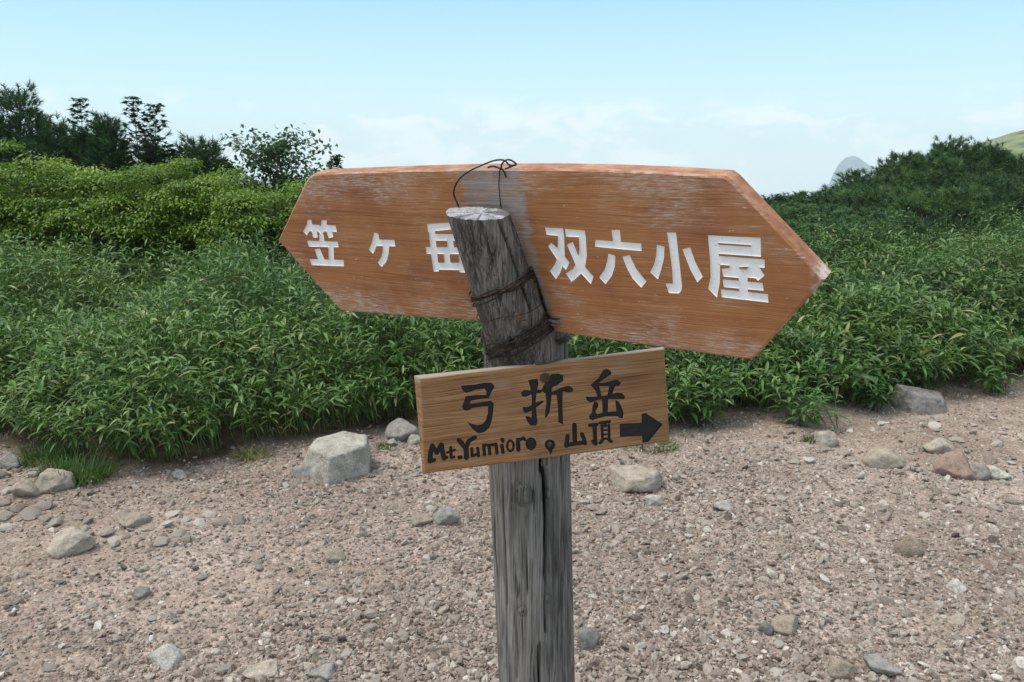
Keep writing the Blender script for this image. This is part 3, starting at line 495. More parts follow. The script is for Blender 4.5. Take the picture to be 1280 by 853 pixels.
def fill(loops, z):
    """flat filled polygons (even-odd) as vertices and triangles"""
    cu = bpy.data.curves.new('outline', 'CURVE')
    cu.dimensions = '2D'; cu.fill_mode = 'BOTH'
    for lp in loops:
        sp = cu.splines.new('POLY'); sp.points.add(len(lp)-1)
        for p, q in zip(sp.points, lp): p.co = (q[0]*100, q[1]*100, 0, 1)
        sp.use_cyclic_u = True
    ob = bpy.data.objects.new('outline', cu)
    me = bpy.data.meshes.new_from_object(ob)
    me.calc_loop_triangles()
    V = np.array([v.co[:] for v in me.vertices])/100
    T = np.array([t.vertices[:] for t in me.loop_triangles])
    bpy.data.objects.remove(ob); bpy.data.curves.remove(cu); bpy.data.meshes.remove(me)
    V[:, 2] = z
    A, B, C = V[T[:, 0]], V[T[:, 1]], V[T[:, 2]]
    flip = np.cross(B-A, C-A)[:, 2] < 0
    T[flip] = T[flip][:, ::-1]
    return V, T
def area(L):
    return 0.5*np.sum(L[:, 0]*np.roll(L[:, 1], -1) - L[:, 1]*np.roll(L[:, 0], -1))
def offset(L, d):
    if area(L) < 0: L = L[::-1]
    a = unit(L - np.roll(L, 1, 0)); b = unit(np.roll(L, -1, 0) - L)
    na = np.stack([a[:, 1], -a[:, 0]], -1); nb = np.stack([b[:, 1], -b[:, 0]], -1)
    m = unit(na+nb)
    return L, L + m*(d/np.maximum((m*nb).sum(1, keepdims=True), 0.5))
def wall(mb, A, za, B, zb, tint=0.5, inward=False):
    n = len(A); i = np.arange(n); k = (i+1) % n
    V = np.concatenate([np.c_[A, np.full(n, za)], np.c_[B, np.full(n, zb)]])
    F = np.stack([i, n+i, n+k, k], -1)
    if inward: F = F[:, ::-1]
    mb.add(V, F, tint)

def densify(pts, n):
    out = []
    for p, q in zip(pts, pts[1:]+pts[:1]):
        for k in range(n): out.append((p[0]+(q[0]-p[0])*k/n, p[1]+(q[1]-p[1])*k/n))
    return out

def plank_material(name, kind, patch=None, tip_u=9.0):
    m, t, bs = mat(name)
    p = t.obj(); xyz = t.sep(p)
    warp = t.noise(t.map(p, scale=(6, 14, 6)), scale=1, detail=3)
    pv = t.node('ShaderNodeCombineXYZ')
    t.put(pv.inputs[0], xyz[0]); t.put(pv.inputs[1], t.math('ADD', xyz[1], t.math('MULTIPLY', warp, 0.012))); t.put(pv.inputs[2], xyz[2])
    q = pv.outputs[0]
    fine = t.noise(t.map(q, scale=(9, 430 if kind == 'big' else 640, 60)), scale=1, detail=6, rough=0.6)
    band = t.noise(t.map(q, scale=(2.0, 120, 12)), scale=1, detail=4, rough=0.5)
    blot = t.noise(p, scale=9, detail=5, rough=0.6)
    if kind == 'big':
        c = t.ramp(t.math('ADD', t.math('MULTIPLY', band, 0.28), t.math('MULTIPLY', fine, 0.72)), [(0.36, (0.242, 0.095, 0.036)), (0.48, (0.325, 0.136, 0.052)), (0.62, (0.382, 0.174, 0.073))])
        c = t.mix(t.step(blot, 0.42, 0.68), c, t.mix(1.0, c, (0.78, 0.72, 0.80), 'MULTIPLY'))
        # stain worn off in streaks along the grain, mostly near the upper and lower edges
        v0 = t.math('ABSOLUTE', t.math('SUBTRACT', xyz[1], 0.105))
        nearedge = t.step(v0, 0.035, 0.105)
        reg = t.noise(t.map(p, scale=(9, 17, 1), loc=(1.7, 0.4, 0)), scale=1, detail=4, rough=0.6)
        streak = t.noise(t.map(q, scale=(22, 520, 1)), scale=1, detail=5, rough=0.7)
        lvl = t.math('ADD', t.math('MULTIPLY', reg, 0.75), t.math('ADD', t.math('MULTIPLY', nearedge, 0.14), t.math('MULTIPLY', streak, 0.55)))
        worn = t.step(lvl, 0.67, 0.86)
        speck_ = t.step(t.noise(t.map(p, scale=(60, 420, 1), loc=(2, 5, 0)), scale=1, detail=6, rough=0.75), 0.44, 0.58)
        c = t.mix(t.math('MULTIPLY', worn, t.math('MULTIPLY_ADD', speck_, 0.55, 0.08)), c, (0.52, 0.44, 0.39))
        flake = t.step(t.noise(t.map(p, scale=(40, 120, 1), loc=(4, 2, 0)), scale=1.6, detail=4, rough=0.7), 0.665, 0.70)
        c = t.mix(t.math('MULTIPLY', flake, 0.75), c, (0.62, 0.58, 0.55))
        edge_w = t.math('MULTIPLY', t.step(xyz[2], -0.0002, -0.0014), t.step(t.noise(t.map(p, scale=(30, 30, 30)), scale=1, detail=5, rough=0.7), 0.49, 0.64))
        c = t.mix(t.math('MULTIPLY', edge_w, 0.28), c, (0.55, 0.47, 0.42))
        if patch:
            (u0, v0_), (u1, v1_), hw = patch
            k = (u1-u0)/(v1_-v0_)
            uc = t.math('MULTIPLY_ADD', xyz[1], k, u0 - k*v0_)
            wob = t.noise(t.map(p, scale=(20, 60, 1)), scale=1, detail=4)
            dd = t.math('ADD', t.math('ABSOLUTE', t.math('SUBTRACT', xyz[0], uc)), t.math('MULTIPLY_ADD', wob, 0.034, -0.017))
            msk = t.step(dd, hw+0.004, hw-0.005)
            g = t.ramp(t.math('ADD', t.math('MULTIPLY', fine, 0.5), t.math('MULTIPLY', blot, 0.5)), [(0.36, (0.15, 0.12, 0.105)), (0.5, (0.275, 0.232, 0.21)), (0.64, (0.43, 0.385, 0.36))])
            rag = t.ramp(t.noise(t.map(p, scale=(30, 70, 1), loc=(6, 6, 0)), scale=1, detail=6, rough=0.7), [(0.36, 0.35), (0.52, 0.95)])
            c = t.mix(t.math('MULTIPLY', msk, rag), c, g)
        side = t.step(xyz[2], -0.0022, -0.0032)
        c = t.mix(side, c, t.ramp(t.noise(p, scale=34, detail=5, rough=0.65), [(0.34, (0.22, 0.088, 0.040)), (0.5, (0.33, 0.142, 0.068)), (0.68, (0.44, 0.25, 0.155))]))
        tipw = t.math('MULTIPLY', t.step(xyz[0], tip_u-0.016, tip_u-0.002), t.step(t.noise(p, scale=90, detail=5, rough=0.7), 0.40, 0.55))
        c = t.mix(t.math('MULTIPLY', tipw, 0.7), c, (0.62, 0.57, 0.53))
        bs.inputs['Roughness'].default_value = 0.62
    else:
        c = t.ramp(t.math('ADD', t.math('MULTIPLY', band, 0.3), t.math('MULTIPLY', fine, 0.7)), [(0.36, (0.102, 0.046, 0.019)), (0.48, (0.245, 0.123, 0.052)), (0.61, (0.36, 0.205, 0.100))])
        c = t.mix(t.step(blot, 0.45, 0.7), c, t.mix(1.0, c, (0.86, 0.80, 0.86), 'MULTIPLY'))
        grey = t.math('MULTIPLY', t.step(xyz[2], -0.0002, -0.0016), t.step(xyz[1], 0.115, 0.128))
        c = t.mix(t.math('MULTIPLY', grey, 0.8), c, (0.34, 0.31, 0.285))
        gr = t.noise(t.map(p, scale=(12, 20, 1), loc=(0.3, 1, 0)), scale=1, detail=5, rough=0.65)
        c = t.mix(t.math('MULTIPLY', t.step(gr, 0.54, 0.72), 0.45), c, (0.29, 0.24, 0.205))
        bs.inputs['Roughness'].default_value = 0.8
    t.put(bs.inputs['Base Color'], c)
    bs.inputs['Specular IOR Level'].default_value = 0.3
    h = t.math('ADD', t.math('MULTIPLY', fine, 0.7), t.math('MULTIPLY', band, 0.3))
    t.put(bs.inputs['Normal'], t.bump(h, 0.9 if kind != 'big' else 0.5, 0.002))
    return m

def paint_material(name, col, rough, var, chip=None):
    m, t, bs = mat(name)
    n = t.noise(t.map(t.obj(), scale=(60, 240, 60)), scale=1, detail=5, rough=0.65)
    c = t.mix(t.step(n, 0.48, 0.72), col, var)
    if chip:
        k = t.noise(t.map(t.obj(), scale=(150, 330, 150), loc=(3, 1, 2)), scale=1, detail=5, rough=0.7)
        c = t.mix(t.math('MULTIPLY', t.step(k, 0.63, 0.69), 0.75), c, chip)
    t.put(bs.inputs['Base Color'], c)
    bs.inputs['Roughness'].default_value = rough
    t.put(bs.inputs['Normal'], t.bump(n, 0.25, 0.001))
    return m

def plank(name, parent, fr, outline, chars, thick, bevel, depth, mats, back=None):
    L = np.array([uv(fr, *p) for p in outline])
    L, Lo = offset(L, bevel)
    loops = [L]; glyph = []
    for key in chars:
        gl = [np.array([uv(fr, *p) for p in lp]) for lp in GLYPHS[key]]
        glyph.append((key, gl)); loops += gl
    mb = MB()
    V, T = fill(loops, 0.0)
    mb.add(V, T)
    wall(mb, L, 0.0, Lo, -bevel)
    Lr = Lo.copy()
    if back:      # an end sawn at a slant: the rear outline differs from the front one
        for p in back:
            P = hit(fr, *p, -thick) - fr['O']; w = np.array([P@fr['U'], P@fr['V']])
            Lr[((Lr-w)**2).sum(1).argmin()] = w
    wall(mb, Lo, -bevel, Lr, -thick+bevel)
    Lo = Lr
    _, Lb = offset(Lo, -bevel)
    wall(mb, Lo, -thick+bevel, Lb, -thick)
    V, T = fill([Lb], -thick)
    mb.add(V, T[:, ::-1])
    ob = mb.build(name, mats[0], parent, frame=fr['M'])
    for key, gl in glyph:
        g = MB()
        V, T = fill(gl, -depth)
        g.add(V, T)
        # each loop's sides run straight down from the face to the bottom of the cut
        for lp in gl:
            n = len(lp); i = np.arange(n); k = (i+1) % n
            g.add(np.concatenate([np.c_[lp, np.zeros(n)], np.c_[lp, np.full(n, -depth)]]), np.stack([i, k, n+k, n+i], -1))
        nm = {'ar': 'arrow', 'hole': 'nail_hole', 'mt': 'lettering', 'mi': 'lettering'}.get(key, 'character')
        c = g.build(('carved_' if nm != 'nail_hole' else '')+nm, mats[1], frame=fr['M'])
        hang(c, ob)
    return ob

GLYPHS['hole'] = [[(687.5+6.6*math.cos(a), 556+6.6*math.sin(a)) for a in np.linspace(-4.05, 0.95, 20)] + [(689.6, 566), (688.6, 569), (687.4, 566)]]

post_x = lambda z: 0.0245 + (1.10 - z)*0.036
POST_Y, POST_R = 1.074, 0.0575
root = tag(empty('signpost', (post_x(0), POST_Y, 0.0)), 'weathered grey wooden signpost standing on the gravel trail with two brown boards', 'signpost')

def old_wood(name, dark, midc, light):
    m, t, bs = mat(name)
    p = t.obj()
    s = t.noise(t.map(p, scale=(190, 190, 4.5)), scale=1, detail=7, rough=0.62, dist=0.3)
    f = t.noise(t.map(p, scale=(650, 650, 16)), scale=1, detail=5, rough=0.6)
    b = t.noise(t.map(p, scale=(14, 14, 7)), scale=1, detail=5, rough=0.6)
    v = t.math('ADD', t.math('MULTIPLY', s, 0.42), t.math('ADD', t.math('MULTIPLY', f, 0.26), t.math('MULTIPLY', b, 0.32)))
    c = t.ramp(v, [(0.39, dark), (0.49, midc), (0.585, light)])
    blot = t.noise(t.map(p, scale=(60, 60, 7), loc=(2, 7, 1)), scale=1, detail=6, rough=0.7, dist=0.6)
    c = t.mix(1.0, c, t.ramp(blot, [(0.36, 0.72), (0.5, 1.0), (0.66, 1.2)]), 'MULTIPLY')
    ln = t.math('ABSOLUTE', t.math('SUBTRACT', t.noise(t.map(p, scale=(85, 85, 1.6), loc=(7, 2, 3)), scale=1, detail=3, rough=0.5), 0.5))
    c = t.mix(t.math('MULTIPLY', t.step(ln, 0.016, 0.004), 0.75), c, (0.020, 0.018, 0.017))
    fib = t.step(t.noise(t.map(p, scale=(420, 420, 7), loc=(1, 4, 6)), scale=1, detail=5, rough=0.65), 0.43, 0.375)
    c = t.mix(t.math('MULTIPLY', fib, 0.7), c, (0.022, 0.020, 0.019))
    crack = t.step(t.noise(t.map(p, scale=(46, 46, 2.2), loc=(5, 3, 2)), scale=1, detail=4, rough=0.55), 0.345, 0.315)
    c = t.mix(t.math('MULTIPLY', crack, 0.8), c, (0.012, 0.011, 0.011))
    c = t.mix(t.attr('tint'), (0.008, 0.007, 0.007), c)
    t.put(bs.inputs['Base Color'], c)
    bs.inputs['Roughness'].default_value = 0.88
    bs.inputs['Specular IOR Level'].default_value = 0.25
    h = t.math('SUBTRACT', t.math('ADD', t.math('MULTIPLY', s, 0.65), t.math('MULTIPLY', f, 0.35)), t.math('MULTIPLY', crack, 0.5))
    t.put(bs.inputs['Normal'], t.bump(h, 1.0, 0.008))
    return m
M_POST = old_wood('weathered_post_wood', (0.064, 0.058, 0.053), (0.160, 0.149, 0.140), (0.285, 0.268, 0.252))
M_SLAB = old_wood('dark_weathered_wood', (0.034, 0.030, 0.027), (0.112, 0.101, 0.093), (0.22, 0.203, 0.189))
def cut_material():
    m, t, bs = mat('pale_sawn_end')
    n = t.noise(t.obj(), scale=120, detail=6, rough=0.7)
    c = t.ramp(n, [(0.34, (0.17, 0.16, 0.16)), (0.46, (0.30, 0.30, 0.32)), (0.66, (0.44, 0.44, 0.475))])
    cen = hit(BIG, 597.5, 265, 0.030)
    q = t.map(t.obj(), loc=(-cen[0]-0.006, -cen[1]+0.004, -cen[2]))
    x, y, _z = t.sep(q)
    rad = t.math('SQRT', t.math('ADD', t.math('MULTIPLY', x, x), t.math('MULTIPLY', t.math('MULTIPLY', y, 1.6), t.math('MULTIPLY', y, 1.6))))
    wv = t.math('SINE', t.math('MULTIPLY_ADD', t.noise(q, scale=45, detail=3), 7.0, t.math('MULTIPLY', rad, 1500)))
    c = t.mix(t.math('MULTIPLY', t.step(wv, 0.3, 1.0), 0.35), c, (0.13, 0.115, 0.105))
    ang = t.math('ARCTAN2', y, x)
    cv = t.node('ShaderNodeCombineXYZ'); t.put(cv.inputs[0], ang)
    rc = t.noise(cv.outputs[0], scale=1.1, detail=1)
    c = t.mix(t.math('MULTIPLY', t.step(t.math('ABSOLUTE', t.math('SUBTRACT', rc, 0.5)), 0.014, 0.003), 0.7), c, (0.05, 0.045, 0.042))
    t.put(bs.inputs['Base Color'], c)
    bs.inputs['Roughness'].default_value = 0.9
    t.put(bs.inputs['Normal'], t.bump(n, 0.8, 0.003))
    return m
M_CUT = cut_material()

# cracks: (px_top, py_top, px_bottom, py_bottom, width in radians, depth)
CR = [((681, 440), (676, 590), 0.042, 0.016), ((680, 585), (682.5, 640), 0.046, 0.016), ((682.5, 640), (681, 722), 0.036, 0.014), ((681, 722), (681.5, 790), 0.022, 0.010), ((673, 803), (674, 900), 0.026, 0.014), ((668, 425), (671, 462), 0.06, 0.02), ((657, 640), (659, 740), 0.025, 0.005), ((702, 560), (708, 720), 0.025, 0.004), ((645, 700), (646, 850), 0.02, 0.004), ((628, 600), (634, 760), 0.02, 0.004)]
def post_angle(px, py):
    P = at(px, py, POST_Y - POST_R*0.9)
    return P[2], math.atan2(P[0]-post_x(P[2]), POST_R*math.sqrt(max(0.02, 1-((P[0]-post_x(P[2]))/POST_R)**2)))   # 0 = facing the camera
def post_mesh(zs, half=None, nA=150):
    """a log: rings at heights zs; half = 'back' keeps only the rear part"""
    an = np.linspace(-np.pi, np.pi, nA, endpoint=False)
    A, Zq = np.meshgrid(an, zs)
    R = POST_R*(1 + 0.05*fbm(np.cos(A)*1.1+3, np.sin(A)*1.1+3, Zq*1.3, 3)) + 0.0035*fbm(np.cos(A)*5, np.sin(A)*5, Zq*4, 3) + 0.0022*fbm(np.cos(A)*26, np.sin(A)*26, Zq*5, 3)
    tint = np.ones_like(R)
    for (a, b, w, d) in CR:
        za, aa = post_angle(*a); zb, ab = post_angle(*b)
        tt = np.clip((Zq-za)/(zb-za), 0, 1)
        cen = aa + (ab-aa)*tt + 0.03*fbm(Zq*16, 1.3, aa*9, 2)
        endf = sstep(-0.06, 0.06, (Zq-za)/(zb-za)) * (1-sstep(0.94, 1.06, (Zq-za)/(zb-za)))
        g = np.exp(-((A-cen)/w)**2)*endf
        R = R - d*g
        tint = tint*(1-0.92*np.clip(g*1.3-0.25, 0, 1)*min(1, d/0.012))
    for (kx, ky, kr) in ((653, 617, 0.011), (683, 618, 0.006), (684, 747, 0.005), (652, 762, 0.006)):
        zk, ak = post_angle(kx, ky)
        r = np.hypot((A-ak)*POST_R, (Zq-zk)*0.8)
        R = R + 0.0028*np.exp(-(r/kr)**2) - 0.0016*np.exp(-((r-kr*1.25)/(kr*0.3))**2)
        tint = tint*(1-0.35*np.exp(-((r-kr*1.1)/(kr*0.25))**2))
    Xp = post_x(Zq) + R*np.sin(A); Yp = POST_Y - R*np.cos(A)
    return A, Zq, Xp, Yp, tint
def log(name, mats, zs, half=False, jag=0.0):
    A, Zq, Xp, Yp, tint = post_mesh(zs)
    nA = A.shape[1]; nz = len(zs)
    if jag:
        top = jag*fbm(np.cos(A[-1])*3, np.sin(A[-1])*3, 7.7, 4)
        fac = sstep(zs[-1]-0.05, zs[-1], Zq)
        Zq = Zq + fac*top
    if half:
        Yp = np.maximum(Yp, POST_Y + 0.008 + 0.003*fbm(Xp*60, Zq*60, 1.1, 2))
    mb = MB()
    i = np.arange(nz-1)[:, None]*nA; jn = np.arange(nA)[None]; k = (jn+1) % nA
    V = np.stack([Xp, Yp, Zq], -1).reshape(-1, 3)
    mb.add(V, np.stack([i+jn, i+k, i+nA+k, i+nA+jn], -1).reshape(-1, 4), tint.ravel())
    # closed top in three rings
    last = V[-nA:]; c = last.mean(0)
    R1, R2 = c+(last-c)*0.66, c+(last-c)*0.3
    R1 = R1 + [0, 0, 0.003]; R2 = R2 + [0, 0, 0.002]
    W = np.concatenate([last, R1, R2, c[None]])
    q = np.arange(nA); kk = (q+1) % nA
    mb.add(W, np.concatenate([np.stack([q, kk, nA+kk, nA+q], -1), np.stack([nA+q, nA+kk, 2*nA+kk, 2*nA+q], -1)]), 0.9, len(mats)-1)
    mb.add(W, np.stack([2*nA+q, 2*nA+kk, np.full(nA, 3*nA)], -1), 0.9, len(mats)-1)
    return mb.build(name, mats, root, smooth=True)
z_top = at(690, 409, POST_Y-POST_R)[2]
log('post', [M_POST, M_POST], np.linspace(-0.15, z_top, 330), jag=0.022)
def behind(z):  # the back half carries on up behind the wide board
    return z
BT = hit(BIG, 650, 214)[2]

# the wide board
big_outline = [(349, 301), (382, 231), (387, 223.5), (393, 219.5), (440, 217.6), (520, 215.2), (600, 213.6), (680, 213.6), (760, 215.4), (840, 219), (905, 223.4), (912, 228), (1027, 349.5), (985, 397), (944, 443), (937, 447.3), (931, 446.8), (860, 437.3), (780, 426.2), (700, 414.5), (640, 406), (593, 399.5), (500, 393), (432, 387.6), (426, 386.6), (421, 381.5), (385, 342)]
p_top, p_bot = uv(BIG, 611, 225), uv(BIG, 643, 365)
hw = abs(uv(BIG, 648, 240)[0]-uv(BIG, 572, 240)[0])/2
M_BIG = plank_material('worn_orange_stained_wood', 'big', (tuple(p_top), tuple(p_bot), float(hw)), float(uv(BIG, 1029, 349.5)[0]))
M_WHITE = paint_material('white_sign_paint', (0.82, 0.82, 0.83), 0.7, (0.74, 0.735, 0.74), (0.40, 0.24, 0.15))
big = plank('direction_board', root, BIG, big_outline, ['w1', 'w2', 'w3', 'w4', 'w5', 'w6', 'w7'], BIG_T, 0.0028, 0.0015, (M_BIG, M_WHITE))
big['label'] = 'wide worn orange-brown board pointed at both ends, with white characters'
# the small board
small_outline = [(526, 474.5), (640, 461), (740, 449), (829.4, 437.8), (832.6, 490), (836, 550.6), (740, 564), (640, 577), (531.8, 591)]
M_SMALL = plank_material('coarse_brown_wood', 'small')
M_BLACK = paint_material('black_sign_paint', (0.006, 0.0055, 0.007), 0.8, (0.018, 0.014, 0.013))
small = plank('name_board', root, SML, small_outline, ['b1', 'b2', 'b3', 'mt', 'mi', 'ya', 'ch', 'ar', 'hole'], SMALL_T, 0.0016, 0.0016, (M_SMALL, M_BLACK), back=[(517.4, 469.3), (528.2, 592.6), (640, 456.6), (740, 444.8), (828, 433.6)])
small['label'] = 'small tilted brown board with black characters and a black arrow'

# the split front half of the log, leaning to the left in front of the wide board
def slab():
    bot = hit(BIG, 657, 446, 0.0) ; bot = np.array([bot[0], 1.040, bot[2]])
    top = hit(BIG, 597.5, 265, 0.030)
    mid = hit(BIG, 630, 362, 0.026)
    n = 170; nA = 120
    t = np.linspace(0, 1, n)
    # smooth curve through bottom, middle, top
    C = (1-t)[:, None]*(1-2*t)[:, None]*bot + 4*(t*(1-t))[:, None]*mid + (t*(2*t-1))[:, None]*top
    ax = unit(top-bot)
    Sd = unit(BIG['U']*0.55 + np.array([1.0, 0, 0])*0.45); Sd = unit(Sd - ax*(Sd@ax)); Nf = np.cross(Sd, ax)
    if Nf[1] > 0: Nf = -Nf
    an = np.linspace(-np.pi, np.pi, nA, endpoint=False)
    A, T = np.meshgrid(an, t)
    w = np.interp(T, [0, 0.12, 0.35, 0.7, 1], [0.049, 0.047, 0.0435, 0.041, 0.0395])
    fd = np.interp(T, [0, 0.3, 1], [0.024, 0.030, 0.027]); bd = 0.013
    cs, sn = np.sin(A), np.cos(A)
    den = np.where(sn > 0, fd, bd)
    nz = 1 + 0.09*fbm(cs*1.3+2, sn*1.3+6, T*2.2, 3) + 0.05*fbm(cs*6, sn*6, T*3, 3) + 0.03*fbm(cs*24, sn*24, T*3.5, 2)
    # two long splits in the face
    tint = np.ones_like(T)
    for a0, a1, ww, dd, t0, t1 in ((0.88, 0.98, 0.05, 0.20, 0.35, 1.0), (-0.55, -0.35, 0.022, 0.07, 0.3, 0.95), (0.25, 0.32, 0.02, 0.06, 0.45, 1.0), (-0.1, -0.05, 0.018, 0.05, 0.1, 0.6)):
        cen = a0+(a1-a0)*(1-T) + 0.05*fbm(T*9, a0*7, 2.2, 2)
        g = np.exp(-((A-cen)/ww)**2)*sstep(t0-0.05, t0+0.05, T)*(1-sstep(t1, t1+0.03, T)*(t1 < 1))
        nz = nz - dd*g; tint = tint*(1-0.9*np.clip(g*1.2-0.2, 0, 1)*min(1, dd/0.1))
    q = (np.abs(cs)**2.4 + np.abs(sn)**2.4)**(-1/2.4)
    off = (Sd[None, None]*(cs*q*w*nz)[..., None] + Nf[None, None]*(sn*q*den*nz)[..., None])
    # the sawn top is nearly level and dips to the front
    rise = -(cs*w)*np.tan(math.radians(17))*1.0 - (sn*den)*0.10 + 0.0045*fbm(cs*7, sn*7, 3.3, 4)
    P = C[:, None] + off + ax[None, None]*(rise*sstep(0.75, 1, T))[..., None]
    mb = MB()
    V = P.reshape(-1, 3)
    i = np.arange(n-1)[:, None]*nA; j = np.arange(nA)[None]; k = (j+1) % nA
    mb.add(V, np.stack([i+j, i+nA+j, i+nA+k, i+k], -1).reshape(-1, 4)[:, ::-1], tint.ravel())
    last = V[-nA:]; c = last.mean(0)
    up = np.array([0, 0, 1.0])
    rings = [last] + [c+(last-c)*s + up*0.0012*(1+1.5*fbm(np.cos(an)*s*6, np.sin(an)*s*6, 5, 3))[:, None] for s in (0.93, 0.7, 0.45, 0.2)] + [c[None]+up*0.0012]
    W = np.concatenate(rings); jj = np.arange(nA); kk = (jj+1) % nA
    for r in range(4):
        mb.add(W, np.stack([r*nA+jj, r*nA+kk, (r+1)*nA+kk, (r+1)*nA+jj], -1), 0.5, 1)
    mb.add(W, np.stack([4*nA+jj, 4*nA+kk, np.full(nA, 5*nA)], -1), 0.5, 1)
    o = mb.build('split_log', [M_SLAB, M_CUT], root, smooth=True)
    o['label'] = 'dark leaning half log with a pale sawn top'
    return o, C, ax, Sd, Nf, bot, top
SLAB, SC_, SAX, SSD, SNF, SBOT, STOP = slab()

def back_half():
    zs = np.linspace(z_top-0.06, BT-0.012, 120)
    A, Zq, Xp, Yp, tint = post_mesh(zs, nA=90)
    # stays behind the board's back face
    nA = 90
    N = BIG['N']; O = BIG['O'] - N*(BIG_T+0.002)
    P = np.stack([Xp, Yp, Zq], -1)
    P[..., 1] += 0.012
    dist = (P-O)@N
    P = P - np.clip(dist, 0, None)[..., None]*N/(N[1])*N[1]
    mb = MB(); nz = len(zs)
    i = np.arange(nz-1)[:, None]*nA; j = np.arange(nA)[None]; k = (j+1) % nA
    mb.add(P.reshape(-1, 3), np.stack([i+j, i+k, i+nA+k, i+nA+j], -1).reshape(-1, 4), 1.0)
    last = P[-1]; c = last.mean(0)
    q = np.arange(nA); kk = (q+1) % nA
    mb.add(np.concatenate([last, c[None]]), np.stack([q, kk, np.full(nA, nA)], -1), 0.9)
    return mb.build('rear_log', M_POST, root, smooth=True)
back_half()

def metal(name, a, b, rough=0.55, met=0.7):
    m, t, bs = mat(name)
    n = t.noise(t.obj(), scale=180, detail=4)
    t.put(bs.inputs['Base Color'], t.ramp(n, [(0.35, a), (0.65, b)]))
    bs.inputs['Roughness'].default_value = rough; bs.inputs['Metallic'].default_value = met
    return m
M_WIRE = metal('dark_rusty_wire', (0.016, 0.012, 0.011), (0.06, 0.04, 0.032))
M_NAIL = metal('dull_nail_metal', (0.055, 0.045, 0.04), (0.13, 0.11, 0.10))
M_RUST = metal('orange_rust', (0.13, 0.05, 0.02), (0.24, 0.10, 0.04), 0.9, 0.0)

def on_slab(tq, a, lift=0.0012):
    """a point on the split log's skin: tq along it, a = angle from the front"""
    P = np.array([np.interp(tq, np.linspace(0, 1, len(SC_)), SC_[:, k]) for k in range(3)])
    w = np.interp(tq, [0, 0.12, 0.35, 0.7, 1], [0.049, 0.047, 0.0435, 0.041, 0.0395]); fd = np.interp(tq, [0, 0.3, 1], [0.024, 0.030, 0.031])
    s, c = math.sin(a), math.cos(a)
    q = (abs(s)**2.4+abs(c)**2.4)**(-1/2.4)
    den = fd if c > 0 else 0.020
    return P + SSD*(s*q*(w*1.02+lift)) + SNF*(c*q*(den*1.03+lift))
def wrap(tl, tr, r, wob, seed, turns=1.0):
    pts = []
    for a in np.linspace(-math.pi, math.pi*(2*turns-1), int(54*turns)):
        f = (math.sin(a)+1)/2
        tq = tl + (tr-tl)*f + wob*(vnoise(a*1.6+9, seed, 0.3)-0.5)
        pts.append(on_slab(tq, a, 0.0014+0.002*vnoise(a*2.3, seed, 2.2)))
    return pts
wire_lines = []
tt = lambda py: float(np.interp(py, [265, 446], [1, 0]))
for (yl, yr, r, s) in ((356, 338, 0.0011, 1), (360, 345, 0.0011, 2), (354, 349, 0.0009, 3), (379, 378, 0.0006, 4), (423, 398, 0.0012, 5), (427, 405, 0.0012, 6), (429, 410, 0.0011, 7), (419, 402, 0.0010, 8), (351, 343, 0.0012, 21), (364, 341, 0.0010, 22), (431, 414, 0.0013, 23), (415, 392, 0.0012, 24), (425, 395, 0.0011, 25)):
    wire_lines.append((wrap(tt(yl), tt(yr), r, 0.035, s), r))
for (yc, r, s) in ((427, 0.0011, 11), (431, 0.0010, 12), (434, 0.0011, 13)):
    z0 = at(662, yc, POST_Y-POST_R)[2]
    pts = []
    for a in np.linspace(-math.pi, math.pi, 60):
        rr = POST_R*1.015+0.0015+0.0015*vnoise(a*2+5, s, 1.1)
        z = z0+0.003*(vnoise(a*1.5+5, s, 4)-0.5)
        pts.append((post_x(z)+rr*math.sin(a), POST_Y-rr*math.cos(a), z))
    wire_lines.append((pts, r))
def lines(pxs, r, off=0.010):
    P = np.array([hit(BIG, x, y, off) for x, y in pxs])
    t = np.arange(len(P)); tq = np.linspace(0, len(P)-1, len(P)*5)
    Q = []
    for u in tq:   # Catmull-Rom
        k = int(min(u, len(P)-1.001)); f = u-k
        a, b, c, d = P[max(k-1, 0)], P[k], P[min(k+1, len(P)-1)], P[min(k+2, len(P)-1)]
        Q.append(0.5*((2*b)+(-a+c)*f+(2*a-5*b+4*c-d)*f*f+(-a+3*b-3*c+d)*f**3))
    wire_lines.append((Q, r))
lines([(574, 262), (572.4, 256.2), (568.7, 247.8), (567.2, 240.4), (569.8, 230.9), (576.7, 221.4), (587.2, 214), (597.8, 208.7), (610.4, 203.4), (621, 200.3), (630.5, 200.8), (636.8, 206.6), (641, 207.5)], 0.0011, 0.012)
lines([(626.3, 213), (627.3, 205.6), (632.6, 200.3), (637.9, 200.3), (642, 202.5), (645.3, 205.6), (640, 208), (631.5, 211.5)], 0.0011, 0.008)
lines([(626.5, 262), (625.7, 255), (624.5, 243), (623.6, 231.9), (624.2, 221), (624.7, 213), (626, 209)], 0.0007, 0.003)
lines([(610, 209.5), (616, 208), (623, 210), (629, 213), (632, 220), (633, 222)], 0.0012, 0.003)
lines([(646, 384), (668, 352), (676, 366), (683, 390), (690, 400), (694, 404)], 0.0012, 0.006)
lines([(664, 338), (671, 350), (676, 372), (686, 396), (700, 399)], 0.0011, 0.004)
for pts, r in wire_lines:
    mb = MB(); mb.tube(pts, r, 6)
    mb.build('wire', M_WIRE, root, smooth=True)

